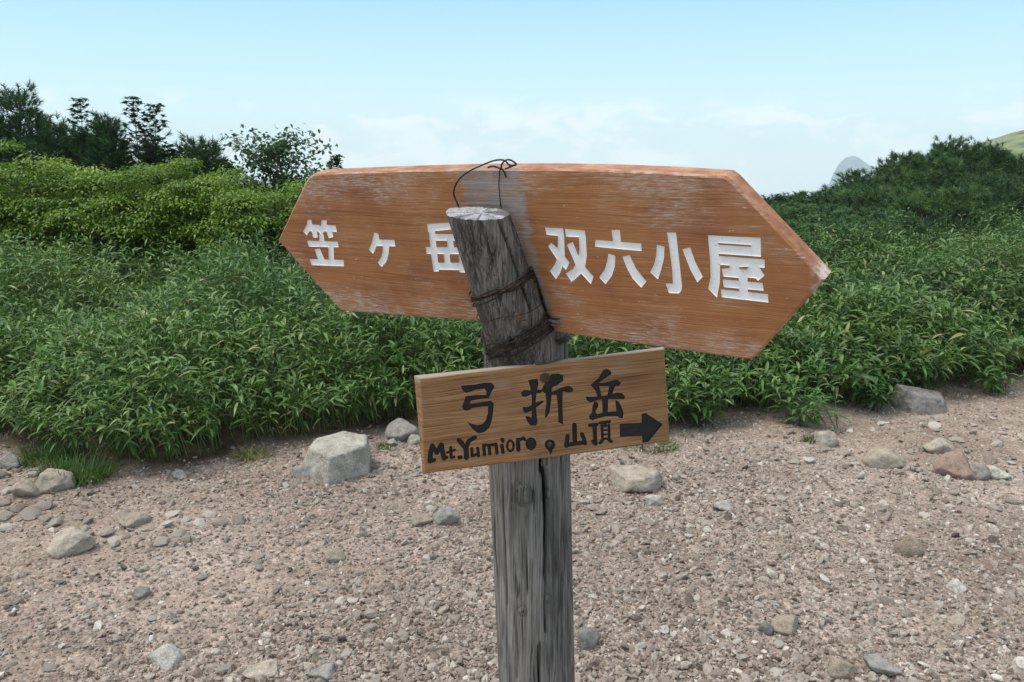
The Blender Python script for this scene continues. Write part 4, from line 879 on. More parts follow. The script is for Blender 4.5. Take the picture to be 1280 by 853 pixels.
def nail(name, P, nrm, r, m, parent):
    nrm = unit(np.asarray(nrm)); a = unit(np.cross(nrm, [0, 0, 1.0])); b = np.cross(nrm, a)
    an = np.linspace(0, 2*np.pi, 18, endpoint=False)
    rings = [P+nrm*h+(a*np.cos(an)[:, None]+b*np.sin(an)[:, None])*(r*s) for h, s in ((-0.004, 0.9), (0.0, 1.0), (0.0012, 0.97), (0.0018, 0.75))] + [(P+nrm*0.0019)[None]]
    W = np.concatenate(rings); q = np.arange(18); k = (q+1) % 18
    mb = MB()
    for i in range(3): mb.add(W, np.stack([i*18+q, i*18+k, (i+1)*18+k, (i+1)*18+q], -1))
    mb.add(W, np.stack([3*18+q, 3*18+k, np.full(18, 72)], -1))
    o = mb.build(name, m, smooth=True)
    hang(o, parent)
    return o
nail('nail', hit(SML, 681.5, 472.5, 0.0006), SML['N'], 0.0068, metal('brown_nail_head', (0.05, 0.028, 0.022), (0.10, 0.055, 0.04), 0.7, 0.4), small)
nail('nail', hit(SML, 687, 555.5, -0.0006), SML['N'], 0.0036, M_NAIL, small)
nail('nail', on_slab(tt(392), 0.55, 0.001), SNF+SSD*0.4, 0.0055, M_NAIL, SLAB)
mb = MB()
_c = on_slab(tt(382), 0.45, 0.0002)
an = np.linspace(0, 2*np.pi, 16, endpoint=False)
_n = unit(SNF+SSD*0.35); _a = unit(np.cross(_n, SAX)); 
ring = _c + _n*0.0011 + (SAX*(np.cos(an)*0.006)[:, None] + _a*(np.sin(an)*0.0032*(1+0.4*np.sin(3*an)))[:, None])
base = ring - _n*0.004
q = np.arange(16); k = (q+1) % 16
mb.add(np.concatenate([ring, base, (_c+_n*0.0016)[None]]), np.stack([q, 16+q, 16+k, k], -1)); 
mb.add(np.concatenate([ring, (_c+_n*0.0016)[None]]), np.stack([q, k, np.full(16, 16)], -1))
rs = mb.build('rust_patch', M_RUST, smooth=True); hang(rs, SLAB)
# pale splintered chips on the stub to the right of the log
for (xa, ya, xb, yb) in ((684, 400, 700, 405), (683, 404, 699, 409)):
    mb = MB()
    A_, B_ = hit(BIG, xa, ya, 0.012), hit(BIG, xb, yb, 0.006)
    mb.tube([A_, (A_*0.5+B_*0.5)+[0, -0.0008, 0.0004], B_], [0.0014, 0.0019, 0.0006], 6)
    mb.build('splinter', M_CUT, root, smooth=True)

# ------------------------------------------------------------------ stones
import bmesh
def ico(sub):
    bm = bmesh.new(); bmesh.ops.create_icosphere(bm, subdivisions=sub, radius=1.0)
    V = np.array([v.co[:] for v in bm.verts]); F = np.array([[v.index for v in f.verts] for f in bm.faces]); bm.free()
    return unit(V), F
ICO = {k: ico(k) for k in (1, 2, 3, 4, 5)}
def rock_shape(sub, rng, npl=11, planes=None, rough=0.05, soft=22):
    D, F = ICO[sub]
    if planes is None:
        n = unit(rng.normal(size=(npl, 3))); d = rng.uniform(0.72, 1.0, npl)
    else:
        n = unit(np.array([p[:3] for p in planes], float)); d = np.array([p[3] for p in planes], float)
    c = D @ n.T
    inv = np.clip(c/d, 1e-3, None)
    r = (inv**soft).sum(1)**(-1/soft)
    r = np.minimum(r, 1.5)
    o = rng.uniform(0, 40, 3)
    r = r*(1 + rough*2.2*fbm(D[:, 0]*2.5+o[0], D[:, 1]*2.5+o[1], D[:, 2]*2.5+o[2], 5) + rough*0.9*fbm(D[:, 0]*11+o[0], D[:, 1]*11, D[:, 2]*11+o[2], 3))
    return D*r[:, None], F

PALE = stone_material('pale_granite', [(0.0, (0.34, 0.315, 0.275)), (0.5, (0.46, 0.44, 0.40)), (1.0, (0.60, 0.585, 0.555))], 0.4, 0.8)
GREY = stone_material('grey_granite', [(0.0, (0.145, 0.138, 0.130)), (0.5, (0.225, 0.217, 0.206)), (1.0, (0.33, 0.32, 0.305))], 0.35)
TAN = stone_material('tan_granite', [(0.0, (0.20, 0.155, 0.115)), (0.5, (0.31, 0.26, 0.205)), (1.0, (0.42, 0.375, 0.32))], 0.35)
PINK = stone_material('reddish_granite', [(0.0, (0.20, 0.125, 0.095)), (0.5, (0.30, 0.20, 0.16)), (1.0, (0.38, 0.29, 0.25))], 0.35)
MIXED = stone_material('gravel_stone', [(0.0, (0.12, 0.094, 0.074)), (0.25, (0.225, 0.182, 0.153)), (0.55, (0.335, 0.287, 0.250)), (0.8, (0.43, 0.385, 0.342)), (1.0, (0.56, 0.53, 0.485))], 0.25, 2.0)
ROCK_AT = []
def put_rock(name, px, py, wpx, hpx, m, label, cat='stone', group=None, planes=None, depth=0.85, seed=0, yaw=None, tint=0.5, sub=4, sink=0.33, rough=0.075, soft=22):
    """px, py: where its foot stands in the photo; wpx, hpx its size there"""
    rng = np.random.default_rng(seed*31+int(px)*7+int(py))
    P = on_ground(px, py - 2)
    dist = (P-EYE) @ _F
    w = wpx*dist/FPX; h = hpx*dist/FPX*0.72
    V, F = rock_shape(sub, rng, planes=planes, rough=rough, soft=soft)
    yaw = rng.uniform(-0.5, 0.5) if yaw is None else yaw
    if planes is None:
        c, s = math.cos(rng.uniform(0, 6.28)), math.sin(rng.uniform(0, 6.28))
    ext = V.max(0)-V.min(0); mid = (V.max(0)+V.min(0))/2
    V = (V-mid)/ext
    full = h/(1-sink)
    V = V*np.array([w, w*depth, full])
    c, s = math.cos(yaw), math.sin(yaw)
    x = V[:, 0]*c - V[:, 1]*s; y = V[:, 0]*s + V[:, 1]*c
    V = np.stack([x*w/(x.max()-x.min()), y, V[:, 2] - V[:, 2].min() - full*sink], -1)
    cy = P[1] + w*depth*0.38
    z = float(gh(P[0], cy))
    mb = MB(); mb.add(V, F, tint)
    o = mb.build(name, m, smooth=True)
    o.location = (P[0], cy, z)
    ROCK_AT.append((P[0], cy, w*0.5))
    return tag(o, label, cat, group)

put_rock('boulder', 411, 606, 92, 64, PALE, 'large pale blocky rock with a bright flat top, behind the post by the leaves', 'rock', seed=3, tint=0.30, sub=5, sink=0.12, yaw=0.0, depth=0.95, soft=24, rough=0.075,
         planes=[(0.03, -0.22, 1, 0.62), (0.62, -0.8, 0.0, 0.72), (-0.62, -0.78, 0.12, 0.80), (1, 0.1, 0.05, 0.86), (-1, 0.25, 0.35, 0.88), (0, 1, 0.1, 0.8), (0, 0, -1, 0.8), (0.3, 0.9, 0.4, 0.85), (-0.5, 0.6, 0.9, 0.86)])
put_rock('stone', 377, 601, 26, 22, GREY, 'small grey stone leaning against the left foot of the big blocky rock', seed=2, tint=0.75)
put_rock('rock', 1163, 521, 68, 40, GREY, 'grey boulder with sloping top at the foot of the leaves by the right trail edge', seed=5, tint=0.55, sub=5, sink=0.15, yaw=-0.05, depth=0.7,
         planes=[(0.28, -0.12, 1, 0.62), (0.15, -1, 0.25, 0.75), (-1, -0.2, 0.1, 0.85), (1, -0.3, 0.3, 0.95), (0, 1, 0.1, 0.8), (0, 0, -1, 0.8), (-0.6, -0.8, 0.6, 0.9)])
put_rock('rock', 56, 622, 50, 33, TAN, 'tan angular rock beside the green grass tuft at the trail edge', seed=6, tint=0.85, sub=5)
put_rock('stone', 26, 625, 38, 26, TAN, 'tan stone in the heap, just left of the rock by the grass tuft', seed=7, tint=0.7)
put_rock('stone', 9, 590, 24, 26, GREY, 'pale grey stone standing under the leaves at the far left edge', seed=8, tint=1.0)
put_rock('stone', 84, 699, 54, 36, TAN, 'broad yellowish tan stone lying alone on the gravel at left', seed=9, tint=0.95, sub=5, yaw=0.2)
put_rock('stone', 205, 841, 42, 30, PALE, 'whitish wedge-shaped stone at the bottom left of the trail', seed=10, tint=0.55, yaw=0.5)
put_rock('stone', 556, 661, 38, 30, GREY, 'grey angular stone just left of the post below the small board', seed=11, tint=0.95, yaw=0.3)
put_rock('stone', 527, 661, 28, 16, TAN, 'low tan stone touching the left side of the grey angular stone', seed=12, tint=0.55)
put_rock('stone', 417, 707, 28, 20, TAN, 'small tan wedge stone on open gravel below the big blocky rock', seed=13, tint=0.6)
put_rock('rock', 797, 620, 68, 34, TAN, 'low broad tan rock half sunk in gravel just right of the post', seed=14, tint=0.85, sub=5, sink=0.35, depth=0.8)
put_rock('rock', 1201, 604, 48, 44, PINK, 'rounded reddish rock half buried on the right of the trail', seed=15, tint=0.75, sub=5, sink=0.3)
put_rock('stone', 1250, 602, 32, 20, PALE, 'white stone just right of the rounded reddish rock', seed=16, tint=0.7)
put_rock('stone', 1222, 604, 34, 26, GREY, 'greyish green stone wedged against the right side of the reddish rock', seed=29, tint=0.75)
put_rock('stone', 986, 797, 40, 24, TAN, 'brownish tan wedge stone in the lower right of the trail', seed=17, tint=0.6, yaw=0.4)
put_rock('stone', 962, 798, 26, 20, GREY, 'dark purplish stone touching the brownish tan wedge stone', seed=18, tint=0.3)
put_rock('stone', 1054, 853, 34, 30, TAN, 'tan stone cut by the bottom frame edge, right of the post', seed=19, tint=0.55)
put_rock('stone', 1108, 850, 40, 22, GREY, 'flat grey stone near the bottom edge, beside the cut tan stone', seed=20, tint=0.9)
put_rock('stone', 1201, 744, 26, 18, PALE, 'small bright white stone on the gravel below the reddish rock', seed=21, tint=0.8)
put_rock('stone', 160, 664, 42, 15, TAN, 'thin flat tan slab stone right of the broad yellowish stone', seed=22, tint=0.6, sink=0.3)
put_rock('stone', 1039, 561, 32, 24, PALE, 'pale tan stone below the light green plant at the right trail edge', seed=23, tint=0.2)
put_rock('stone', 1139, 697, 34, 28, TAN, 'dull brown stone half sunk in gravel right of centre', seed=24, tint=0.35, sink=0.35)
put_rock('stone', 737, 816, 30, 32, GREY, 'dark grey stone close against the right of the post near the bottom', seed=25, tint=0.45)
put_rock('stone', 501, 556, 44, 32, GREY, 'dull grey rock at the leaf edge, left of the small board', 'rock', seed=26, tint=0.75)
put_rock('stone', 518, 560, 20, 16, PALE, 'small pale stone at the right foot of the dull grey rock', seed=27, tint=0.3)
put_rock('stone', 490, 561, 16, 11, PALE, 'small pale pebble at the left foot of the dull grey rock', seed=28, tint=0.25)
put_rock('stone', 402, 853, 36, 16, GREY, 'flat grey stone at the bottom edge, left of the post', seed=30, tint=0.9)
put_rock('stone', 322, 853, 44, 14, TAN, 'flat pale tan stone at the bottom edge between whitish wedge and flat grey stone', seed=31, tint=0.95)
put_rock('stone', 818, 637, 24, 18, PALE, 'white stone at the right front of the low broad tan rock', seed=32, tint=0.4)
put_rock('stone', 906, 643, 26, 16, PALE, 'rounded whitish stone on gravel between post and reddish rock', seed=33, tint=0.3)
put_rock('stone', 1180, 570, 40, 26, TAN, 'flat pale tan stone just above the reddish rock', seed=34, tint=0.95, sink=0.35)
put_rock('stone', 1112, 588, 46, 30, TAN, 'angular tan stone left of the reddish rock', seed=35, tint=0.75, sink=0.3)
put_rock('stone', 222, 603, 22, 15, GREY, 'small mauve grey stone at the foot of the overhanging leaves', seed=37, tint=0.8)
put_rock('stone', 170, 753, 26, 16, GREY, 'small dark stone on the lower left gravel above the whitish wedge', seed=38, tint=0.5)

# the loose stones one could still count
SUBS = [rock_shape(2, np.random.default_rng(100+k), npl=10, rough=0.06, soft=30) for k in range(14)]
def trail_points(n, rng, x0=-5.2, x1=7.0):
    out = []
    while len(out) < n:
        px, py = 640 + 330*rng.normal() + rng.uniform(-520, 520), 470 + 400*rng.uniform(0, 1) + abs(rng.normal())*30
        if rng.uniform() < 0.24: px, py = 640 + 700*rng.normal(), 480 + abs(360*rng.normal())
        P = ground_flat(px, py)
        if P[1] > edge(P[0]) - 0.02 + rng.exponential(0.05): continue
        out.append((P[0], P[1]))
    return np.array(out)
rng = np.random.default_rng(11)
STONE_MESH = []
for k, (V, F) in enumerate(SUBS):
    ext = V.max(0)-V.min(0)
    mb = MB(); mb.add((V-(V.max(0)+V.min(0))/2)/ext*[1, 0.8, 0.5], F, [0.35, 0.55, 0.7, 0.85, 0.5, 0.62, 0.95][k % 7])
    STONE_MESH.append(mb.mesh('loose_stone', MIXED, smooth=False))
spots = []
def try_spot(x, y, s):
    if any((x-a)**2+(y-b)**2 < (r+s*0.5)**2 for a, b, r in ROCK_AT): return False
    if abs(x-post_x(0)) < 0.07+s*0.5 and abs(y-POST_Y) < 0.07+s*0.5: return False
    spots.append((x, y, s)); ROCK_AT.append((x, y, s*0.5)); return True
def zone(n, x0, x1, y0, y1, a, b):
    c = 0
    for _ in range(n*6):
        if c >= n: break
        P = ground_flat(rng.uniform(x0, x1), rng.uniform(y0, y1))
        if P[1] < edge(P[0]) + 0.02: c += try_spot(P[0], P[1], rng.uniform(a, b))
zone(26, 0, 70, 585, 660, 0.055, 0.11)
zone(40, 960, 1270, 530, 640, 0.045, 0.085)
zone(20, 720, 900, 585, 680, 0.035, 0.065)
zone(16, 90, 300, 640, 690, 0.05, 0.085)
zone(130, 0, 1280, 560, 853, 0.03, 0.052)
for x, y, s in spots:
    o = bpy.data.objects.new('loose_stone', STONE_MESH[rng.integers(len(STONE_MESH))])
    COL.objects.link(o)
    o.location = (x, y, float(gh(x, y)) + s*0.10)
    o.rotation_euler = (rng.normal(0, 0.16), rng.normal(0, 0.16), rng.uniform(0, 6.28))
    o.scale = (s, s*rng.uniform(0.8, 1.15), s*rng.uniform(0.75, 1.15))
    tag(o, 'fist-sized or smaller angular stone lying loose among the trail gravel', 'stone', 'loose stones on the gravel')

# finer gravel: nobody could count it
def gravel():
    rng = np.random.default_rng(5)
    mb = MB()
    shapes = {1: [rock_shape(1, np.random.default_rng(300+k), npl=8, rough=0.03, soft=40) for k in range(16)], 2: SUBS}
    for sub, n, lo, hi in ((1, 105000, 0.005, 0.014), (1, 45000, 0.012, 0.024), (2, 2900, 0.022, 0.040)):
        P = trail_points(n, rng)
        s = lo*(hi/lo)**(rng.uniform(0, 1, n)**1.7)
        # clumps: some ground is bare and fine, some is strewn with stones
        dens = 0.5 + 1.5*fbm(P[:, 0]*1.1+3, P[:, 1]*1.6, 6.6, 4) + 0.14*sstep(0.3, 2.5, P[:, 0]) + (0.25 if lo < 0.01 else 0)
        ok = rng.uniform(0, 1, n) < np.clip(dens, 0.12, 1)
        P, s = P[ok], s[ok]; n = len(P)
        z = gh(P[:, 0], P[:, 1]) + 0.016*fbm(P[:, 0]*16, P[:, 1]*16, 4.4, 3)
        yaw = rng.uniform(0, 2*np.pi, n); pick = rng.integers(0, len(shapes[sub]), n)
        tint = np.clip(rng.normal(0.46, 0.22, n) + 0.5*(rng.uniform(0, 1, n) > 0.98) + 0.12*sstep(0, 2.5, P[:, 0]), 0, 1)
        tx, ty = rng.normal(0, 0.42, n), rng.normal(0, 0.42, n)
        for k, (V, F) in enumerate(shapes[sub]):
            w = np.where(pick == k)[0]
            if not len(w): continue
            c, sn = np.cos(yaw[w])[:, None], np.sin(yaw[w])[:, None]
            fl = rng.uniform(0.5, 0.95, len(w))[:, None]; wd = rng.uniform(0.65, 1.0, len(w))[:, None]
            a = V[None, :, 0]*0.5*s[w][:, None]; b = V[None, :, 1]*0.5*s[w][:, None]*wd; h = V[None, :, 2]*0.5*s[w][:, None]*fl
            h2 = h + a*tx[w][:, None] + b*ty[w][:, None]
            X_ = a*c - b*sn + P[w, 0][:, None]; Y_ = a*sn + b*c + P[w, 1][:, None]; Z_ = h2 + z[w][:, None] + 0.12*s[w][:, None]
            nv = V.shape[0]
            FF = (F[None] + (np.arange(len(w))*nv)[:, None, None]).reshape(-1, 3)
            mb.add(np.stack([X_, Y_, Z_], -1).reshape(-1, 3), FF, np.repeat(tint[w], nv))
    tag(mb.build('gravel', MIXED), kind='stuff')
gravel()

# ------------------------------------------------------------------ leaves
def blades(mb, P, D, L, W, droop, tint, rows=5, fold=0.25, prof=None, roll=None):
    """lance-shaped leaves folded along the midrib; P base points, D directions"""
    n = len(P)
    D = unit(D)
    Sd = np.cross(D, [0, 0, 1.0]); bad = np.linalg.norm(Sd, axis=1) < 0.05
    Sd[bad] = [1, 0, 0]
    Sd = unit(Sd); Nn = np.cross(Sd, D)
    if roll is not None:
        c, s = np.cos(roll)[:, None], np.sin(roll)[:, None]
        Sd, Nn = Sd*c + Nn*s, Nn*c - Sd*s
    t = np.linspace(0, 1, rows)
    pw = np.interp(t, [0, 0.12, 0.35, 0.6, 0.85, 1], [0.10, 0.62, 1.0, 0.86, 0.40, 0.02]) if prof is None else np.interp(t, *prof)
    L = np.broadcast_to(L, (n,)); W = np.broadcast_to(W, (n,)); droop = np.broadcast_to(droop, (n,))
    C = P[:, None] + D[:, None]*(L[:, None]*t)[..., None]
    C = C - np.array([0, 0, 1.0])*(droop*L)[:, None, None]*(t**2)[None, :, None]
    hw = (W[:, None]*0.5*pw)[..., None]
    Lf = C - Sd[:, None]*hw + Nn[:, None]*hw*fold*1.6
    Rt = C + Sd[:, None]*hw + Nn[:, None]*hw*fold*1.6
    V = np.stack([Lf, C, Rt], 2).reshape(-1, 3)          # n, rows, 3
    r = np.arange(rows-1)[:, None]*3
    q = np.concatenate([np.stack([r+0, r+1, r+4, r+3], -1), np.stack([r+1, r+2, r+5, r+4], -1)]).reshape(-1, 4)
    F = (q[None] + (np.arange(n)*rows*3)[:, None, None]).reshape(-1, 4)
    mb.add(V, F, np.repeat(np.broadcast_to(tint, (n,)), rows*3))
def sticks(mb, A, B, r0, r1, tint=0.5):
    """three-sided tapered stalks, many at once"""
    n = len(A); T = unit(B-A)
    U_ = unit(np.cross(T, np.array([0.31, 0.17, 0.93]))); W_ = np.cross(T, U_)
    V = []
    for C, r in ((A, r0), (B, r1)):
        r = np.broadcast_to(r, (n,))[:, None]
        for k in range(3):
            a = 2.0944*k
            V.append(C + (U_*math.cos(a) + W_*math.sin(a))*r)
    V = np.stack(V, 1).reshape(-1, 3)
    q = np.array([[0, 1, 4, 3], [1, 2, 5, 4], [2, 0, 3, 5]])
    mb.add(V, (q[None] + (np.arange(n)*6)[:, None, None]).reshape(-1, 4), np.repeat(np.broadcast_to(tint, (n,)), 6))

SASA = leaf_material('bamboo_grass_leaf', [(0.0, (0.026, 0.060, 0.016)), (0.3, (0.058, 0.126, 0.030)), (0.6, (0.100, 0.192, 0.046)), (0.82, (0.165, 0.265, 0.070)), (0.93, (0.26, 0.28, 0.10)), (1.0, (0.32, 0.235, 0.13))], 0.45, 0.2, 0.42)

def sasa_height(x, y):
    s = y - edge(x)
    h = 0.45 + 0.85*fbm(x*1.05+2, y*1.25+7, 1.7, 3) + 0.26*fbm(x*3.1, y*3.1, 4.1, 2) + 0.02*sstep(1.0, 4.0, x)
    return h*(0.52 + 0.48*sstep(0.0, 0.75, s)) * (1 - 0.45*sstep(2.4, 3.6, s)*(x < -0.5))
def sasa():
    rng = np.random.default_rng(21)
    mb = MB()
    pts = []
    for (x0, x1, s0, s1, n) in ((-5.2, 7.6, 0.0, 1.0, 7900), (-5.6, 8.4, 1.0, 2.6, 8000), (-6.8, 9.4, 2.6, 5.2, 5200), (-9.5, -5.2, 0.0, 3.5, 2600), (7.6, 11.5, 0.0, 4.0, 2400)):
        x = rng.uniform(x0, x1, n); s = rng.uniform(s0, s1, n)
        pts.append(np.stack([x, edge(x)+0.03+s + 0.30*fbm(x*1.9, s*0, 8.8, 3)], -1))
    p = np.concatenate(pts)
    gap = fbm(p[:, 0]*1.5, p[:, 1]*1.5, 12.5, 3)
    p = p[(gap > -0.17) & ((p[:, 0] < 1.6) | (p[:, 1]-edge(p[:, 0]) < 3.1))]
    n = len(p)
    s = p[:, 1]-edge(p[:, 0])
    h = np.maximum(0.16, sasa_height(p[:, 0], p[:, 1])*rng.uniform(0.72, 1.16, n))
    base = np.c_[p, gh(p[:, 0], p[:, 1])]
    az = rng.uniform(0, 2*np.pi, n)
    lean = 0.12 + 0.16*rng.uniform(0, 1, n)
    lx, ly = np.cos(az)*lean, np.sin(az)*lean
    ly = ly - 0.85*np.exp(-np.clip(s, 0, None)/0.35)            # the front row hangs out over the trail
    top = base + np.stack([lx*h, ly*h, h], -1)
    mid = base + (top-base)*0.55 + np.stack([-lx*h*0.12, -ly*h*0.12, h*0.04], -1)
    sticks(mb, base, mid, 0.0032, 0.0026, 0.72); sticks(mb, mid, top, 0.0026, 0.0014, 0.66)
    toneS = 0.47 + 0.75*fbm(p[:, 0]*0.9, p[:, 1]*1.1, 3.3, 3) + 0.3*fbm(p[:, 0]*4, p[:, 1]*4, 9.3, 2) - 0.05*sstep(0.5, 2.5, p[:, 0])
    for k in range(11):
        f = [1.0, 1.0, 0.97, 0.94, 0.9, 0.84, 0.76, 0.67, 0.57, 0.46, 0.36][k]
        keep = rng.uniform(0, 1, n) < (1.0 if k < 7 else np.where(s < 1.1, 0.6, 0.45))
        m = keep.sum()
        B = np.where((f > 0.55), 1, 0)
        q = np.where(f > 0.55, (f-0.55)/0.45, 0)
        P = (mid + (top-mid)*q) if f > 0.55 else (base + (mid-base)*(f/0.55))
        P = P[keep]
        a = (az + k*2.4 + rng.normal(0, 0.45, n))[keep]
        el = (np.interp(k, [0, 2, 5, 10], [0.95, 0.55, 0.22, -0.05]) + rng.normal(0, 0.22, n))[keep]
        D = np.stack([np.cos(a)*np.cos(el), np.sin(a)*np.cos(el), np.sin(el)], -1)
        ss = s[keep]
        D[:, 1] -= 0.35*np.exp(-np.clip(ss, 0, None)/0.5)
        L = (0.036 + 0.072*rng.uniform(0, 1, m)**1.3)*(1+0.3*sstep(0.8, 2.2, p[keep, 0])*(p[keep, 1] < 7))*(1.0 if k < 8 else 0.85)
        W = L*rng.uniform(0.15, 0.22, m)
        tn = toneS[keep] + rng.normal(0, 0.17, m)
        old = rng.uniform(0, 1, m)
        tn = np.clip(tn, 0, 0.86)
        tn = np.where(old > 0.985 - 0.04*(k > 5) - 0.03*(p[keep, 0] > 1.5), rng.uniform(0.9, 1.0, m), tn)
        blades(mb, P + D*0.01, D, L, W, rng.uniform(0.18, 0.62, m), tn, rows=6, fold=rng.uniform(0.1, 0.4), roll=rng.normal(0, 0.4, m))
    # dead and bare canes standing among the leaves
    q = rng.choice(len(p), 300, replace=False)
    A_ = base[q]; B_ = A_ + np.stack([rng.normal(0, 0.16, 300), rng.normal(-0.05, 0.16, 300), h[q]*rng.uniform(0.75, 1.22, 300)], -1)
    sticks(mb, A_, B_, 0.0024, 0.0012, np.where(rng.uniform(0, 1, 300) > 0.4, 0.97, 0.9))
    # withered hanging leaves, more of them on the right
    q = rng.choice(len(p), 1500, replace=False); q = q[rng.uniform(0, 1, 1500) < np.where(p[q, 0] > 1.2, 1.0, 0.3)]
    m = len(q); a = rng.uniform(0, 6.28, m)
    blades(mb, base[q] + np.stack([rng.normal(0, 0.05, m), rng.normal(0, 0.05, m)-0.04, h[q]*rng.uniform(0.5, 0.98, m)], -1), np.stack([np.cos(a), np.sin(a), rng.normal(-0.5, 0.4, m)], -1), rng.uniform(0.06, 0.12, m), rng.uniform(0.008, 0.018, m), 0.5, rng.uniform(0.93, 1.0, m), rows=5, fold=0.6, roll=rng.normal(0, 0.8, m))
    tag(mb.build('bamboo_grass', SASA, smooth=True), kind='stuff')
sasa()

# litter and low growth under the leaves
GRASS = leaf_material('grass_blade', [(0.0, (0.035, 0.075, 0.018)), (0.5, (0.075, 0.15, 0.032)), (0.85, (0.15, 0.20, 0.06)), (1.0, (0.30, 0.25, 0.13))], 0.5, 0.3)
def tuft(name, px, py, r, h, n, tints, label, cat='grass tuft', droop=0.5, seed=0):
    rng = np.random.default_rng(seed)
    P0 = on_ground(px, py)
    root_ = tag(empty(name, P0), label, cat)
    a = rng.uniform(0, 2*np.pi, n); q = np.sqrt(rng.uniform(0, 1, n))*r
    P = np.stack([np.cos(a)*q, np.sin(a)*q*0.7, np.zeros(n)], -1)
    P[:, 2] = gh(P[:, 0]+P0[0], P[:, 1]+P0[1]) - P0[2] - 0.006
    el = rng.uniform(0.75, 1.45, n)
    b = a + rng.normal(0, 0.7, n)
    D = np.stack([np.cos(b)*np.cos(el), np.sin(b)*np.cos(el), np.sin(el)], -1)
    mb = MB()
    blades(mb, P, D, h*rng.uniform(0.5, 1.15, n), rng.uniform(0.003, 0.0055, n), droop*rng.uniform(0.4, 1.5, n), np.clip(rng.normal(tints, 0.16, n), 0, 1), rows=6, fold=0.2,
           prof=([0, 0.3, 0.7, 1], [0.8, 1.0, 0.6, 0.05]))
    o = mb.build('blades', GRASS, smooth=True); o.parent = root_
    mb = MB()
    k = max(3, n//60)
    A = P[rng.integers(0, n, k)]; tip = A + np.stack([rng.normal(0, 0.06, k), rng.normal(0, 0.06, k), h*rng.uniform(0.9, 1.3, k)], -1)
    sticks(mb, A, tip, 0.001, 0.0006, 0.8)
    o = mb.build('stalk', GRASS); o.parent = root_
    return root_
tuft('grass_tuft', 98, 600, 0.15, 0.19, 620, 0.45, 'bright green grass tuft at the trail edge beside the tan angular rock', seed=1)
tuft('grass_tuft', 62, 578, 0.13, 0.20, 320, 0.35, 'darker grass tuft in the shade behind the bright green tuft', seed=2)
tuft('dry_grass', 316, 572, 0.07, 0.17, 260, 0.95, 'straw-coloured dry grass tuft hanging beside the overhanging leaves', droop=1.3, seed=3)
tuft('grass_tuft', 1019, 553, 0.06, 0.09, 160, 0.45, 'small low grass tuft among stones below the light green plant', seed=4)
tuft('grass_tuft', 482, 560, 0.05, 0.07, 140, 0.7, 'tiny yellowish grass tuft at the foot of the dull grey rock', seed=5)
tuft('grass_tuft', 810, 560, 0.16, 0.09, 340, 0.5, 'thin low grass strip under the lower right corner of the small board', seed=6)

HERB = leaf_material('herb_leaf', [(0.0, (0.04, 0.10, 0.03)), (0.5, (0.075, 0.17, 0.045)), (1.0, (0.16, 0.26, 0.07))], 0.45, 0.3)
def herb(name, px, py, h, n, spread, label, seed, tone=0.55):
    rng = np.random.default_rng(seed)
    P0 = on_ground(px, py)
    r_ = tag(empty(name, P0), label, 'plant')
    ms, ml = MB(), MB()
    for i in range(n):
        b = np.array([rng.normal(0, spread*0.35), rng.normal(0, spread*0.25), 0])
        a = rng.uniform(0, 6.28); H = h*rng.uniform(0.6, 1.1)
        tip = b + [math.cos(a)*spread*rng.uniform(0.3, 1), math.sin(a)*spread*rng.uniform(0.3, 1), H]
        ms.tube([b, b*0.45+tip*0.55+[0, 0, 0.03], tip], [0.003, 0.0025, 0.0015], 5)
        k = 9
        f = np.linspace(0.25, 1, k)[:, None]
        P = b + (tip-b)*f + np.array([0, 0, 0.03])*(f*(1-f)*2)
        an = np.arange(k)*2.4 + rng.uniform(0, 6)
        el = np.linspace(0.1, 0.8, k)
        D = np.stack([np.cos(an)*np.cos(el), np.sin(an)*np.cos(el), np.sin(el)], -1)
        L = rng.uniform(0.07, 0.13, k)
        blades(ml, P, D, L, L*rng.uniform(0.18, 0.26, k), 0.5, np.clip(rng.normal(tone, 0.2, k), 0, 1), rows=6)
    o = ms.build('stem', HERB, smooth=True); o.parent = r_
    o = ml.build('foliage', HERB, smooth=True); o.parent = r_
herb('leafy_plant', 1012, 532, 0.24, 15, 0.20, 'light green leafy plant at the trail edge, left of the grey boulder', 1)
herb('leafy_plant', 1085, 512, 0.24, 12, 0.18, 'fine-leaved green plant just left of the grey boulder', 2, 0.4)
herb('leafy_plant', 862, 530, 0.30, 14, 0.20, 'broad light-leaved plant right of the small board', 4, 0.6)
herb('leafy_plant', 1240, 490, 0.22, 12, 0.2, 'low yellowish leafy plant at the far right trail edge', 5, 0.75)
_p = at(185, 510, float(edge(-1.7)) + 0.02)
_mb = MB()
_q = np.zeros((3, 3)); _q[:, 0] = [0, 0.004, -0.003]
blades(_mb, _q, np.array([[0.35, -0.5, 0.75], [-0.2, -0.5, 0.8], [0.7, -0.6, 0.4]]), np.array([0.075, 0.06, 0.055]), np.array([0.034, 0.03, 0.022]), np.array([0.5, 0.7, 0.6]), 0.5, rows=7)
_m, _t, _b = mat('bleached_leaf')
_t.put(_b.inputs['Base Color'], _t.ramp(_t.noise(_t.obj(), scale=90, detail=4), [(0.35, (0.42, 0.42, 0.36)), (0.65, (0.66, 0.66, 0.60))]))
_o = _mb.build('bleached_leaf', _m, smooth=True); _o.location = tuple(_p)
tag(_o, 'whitish bleached dead leaf caught on top of the bamboo grass at left', 'leaf')

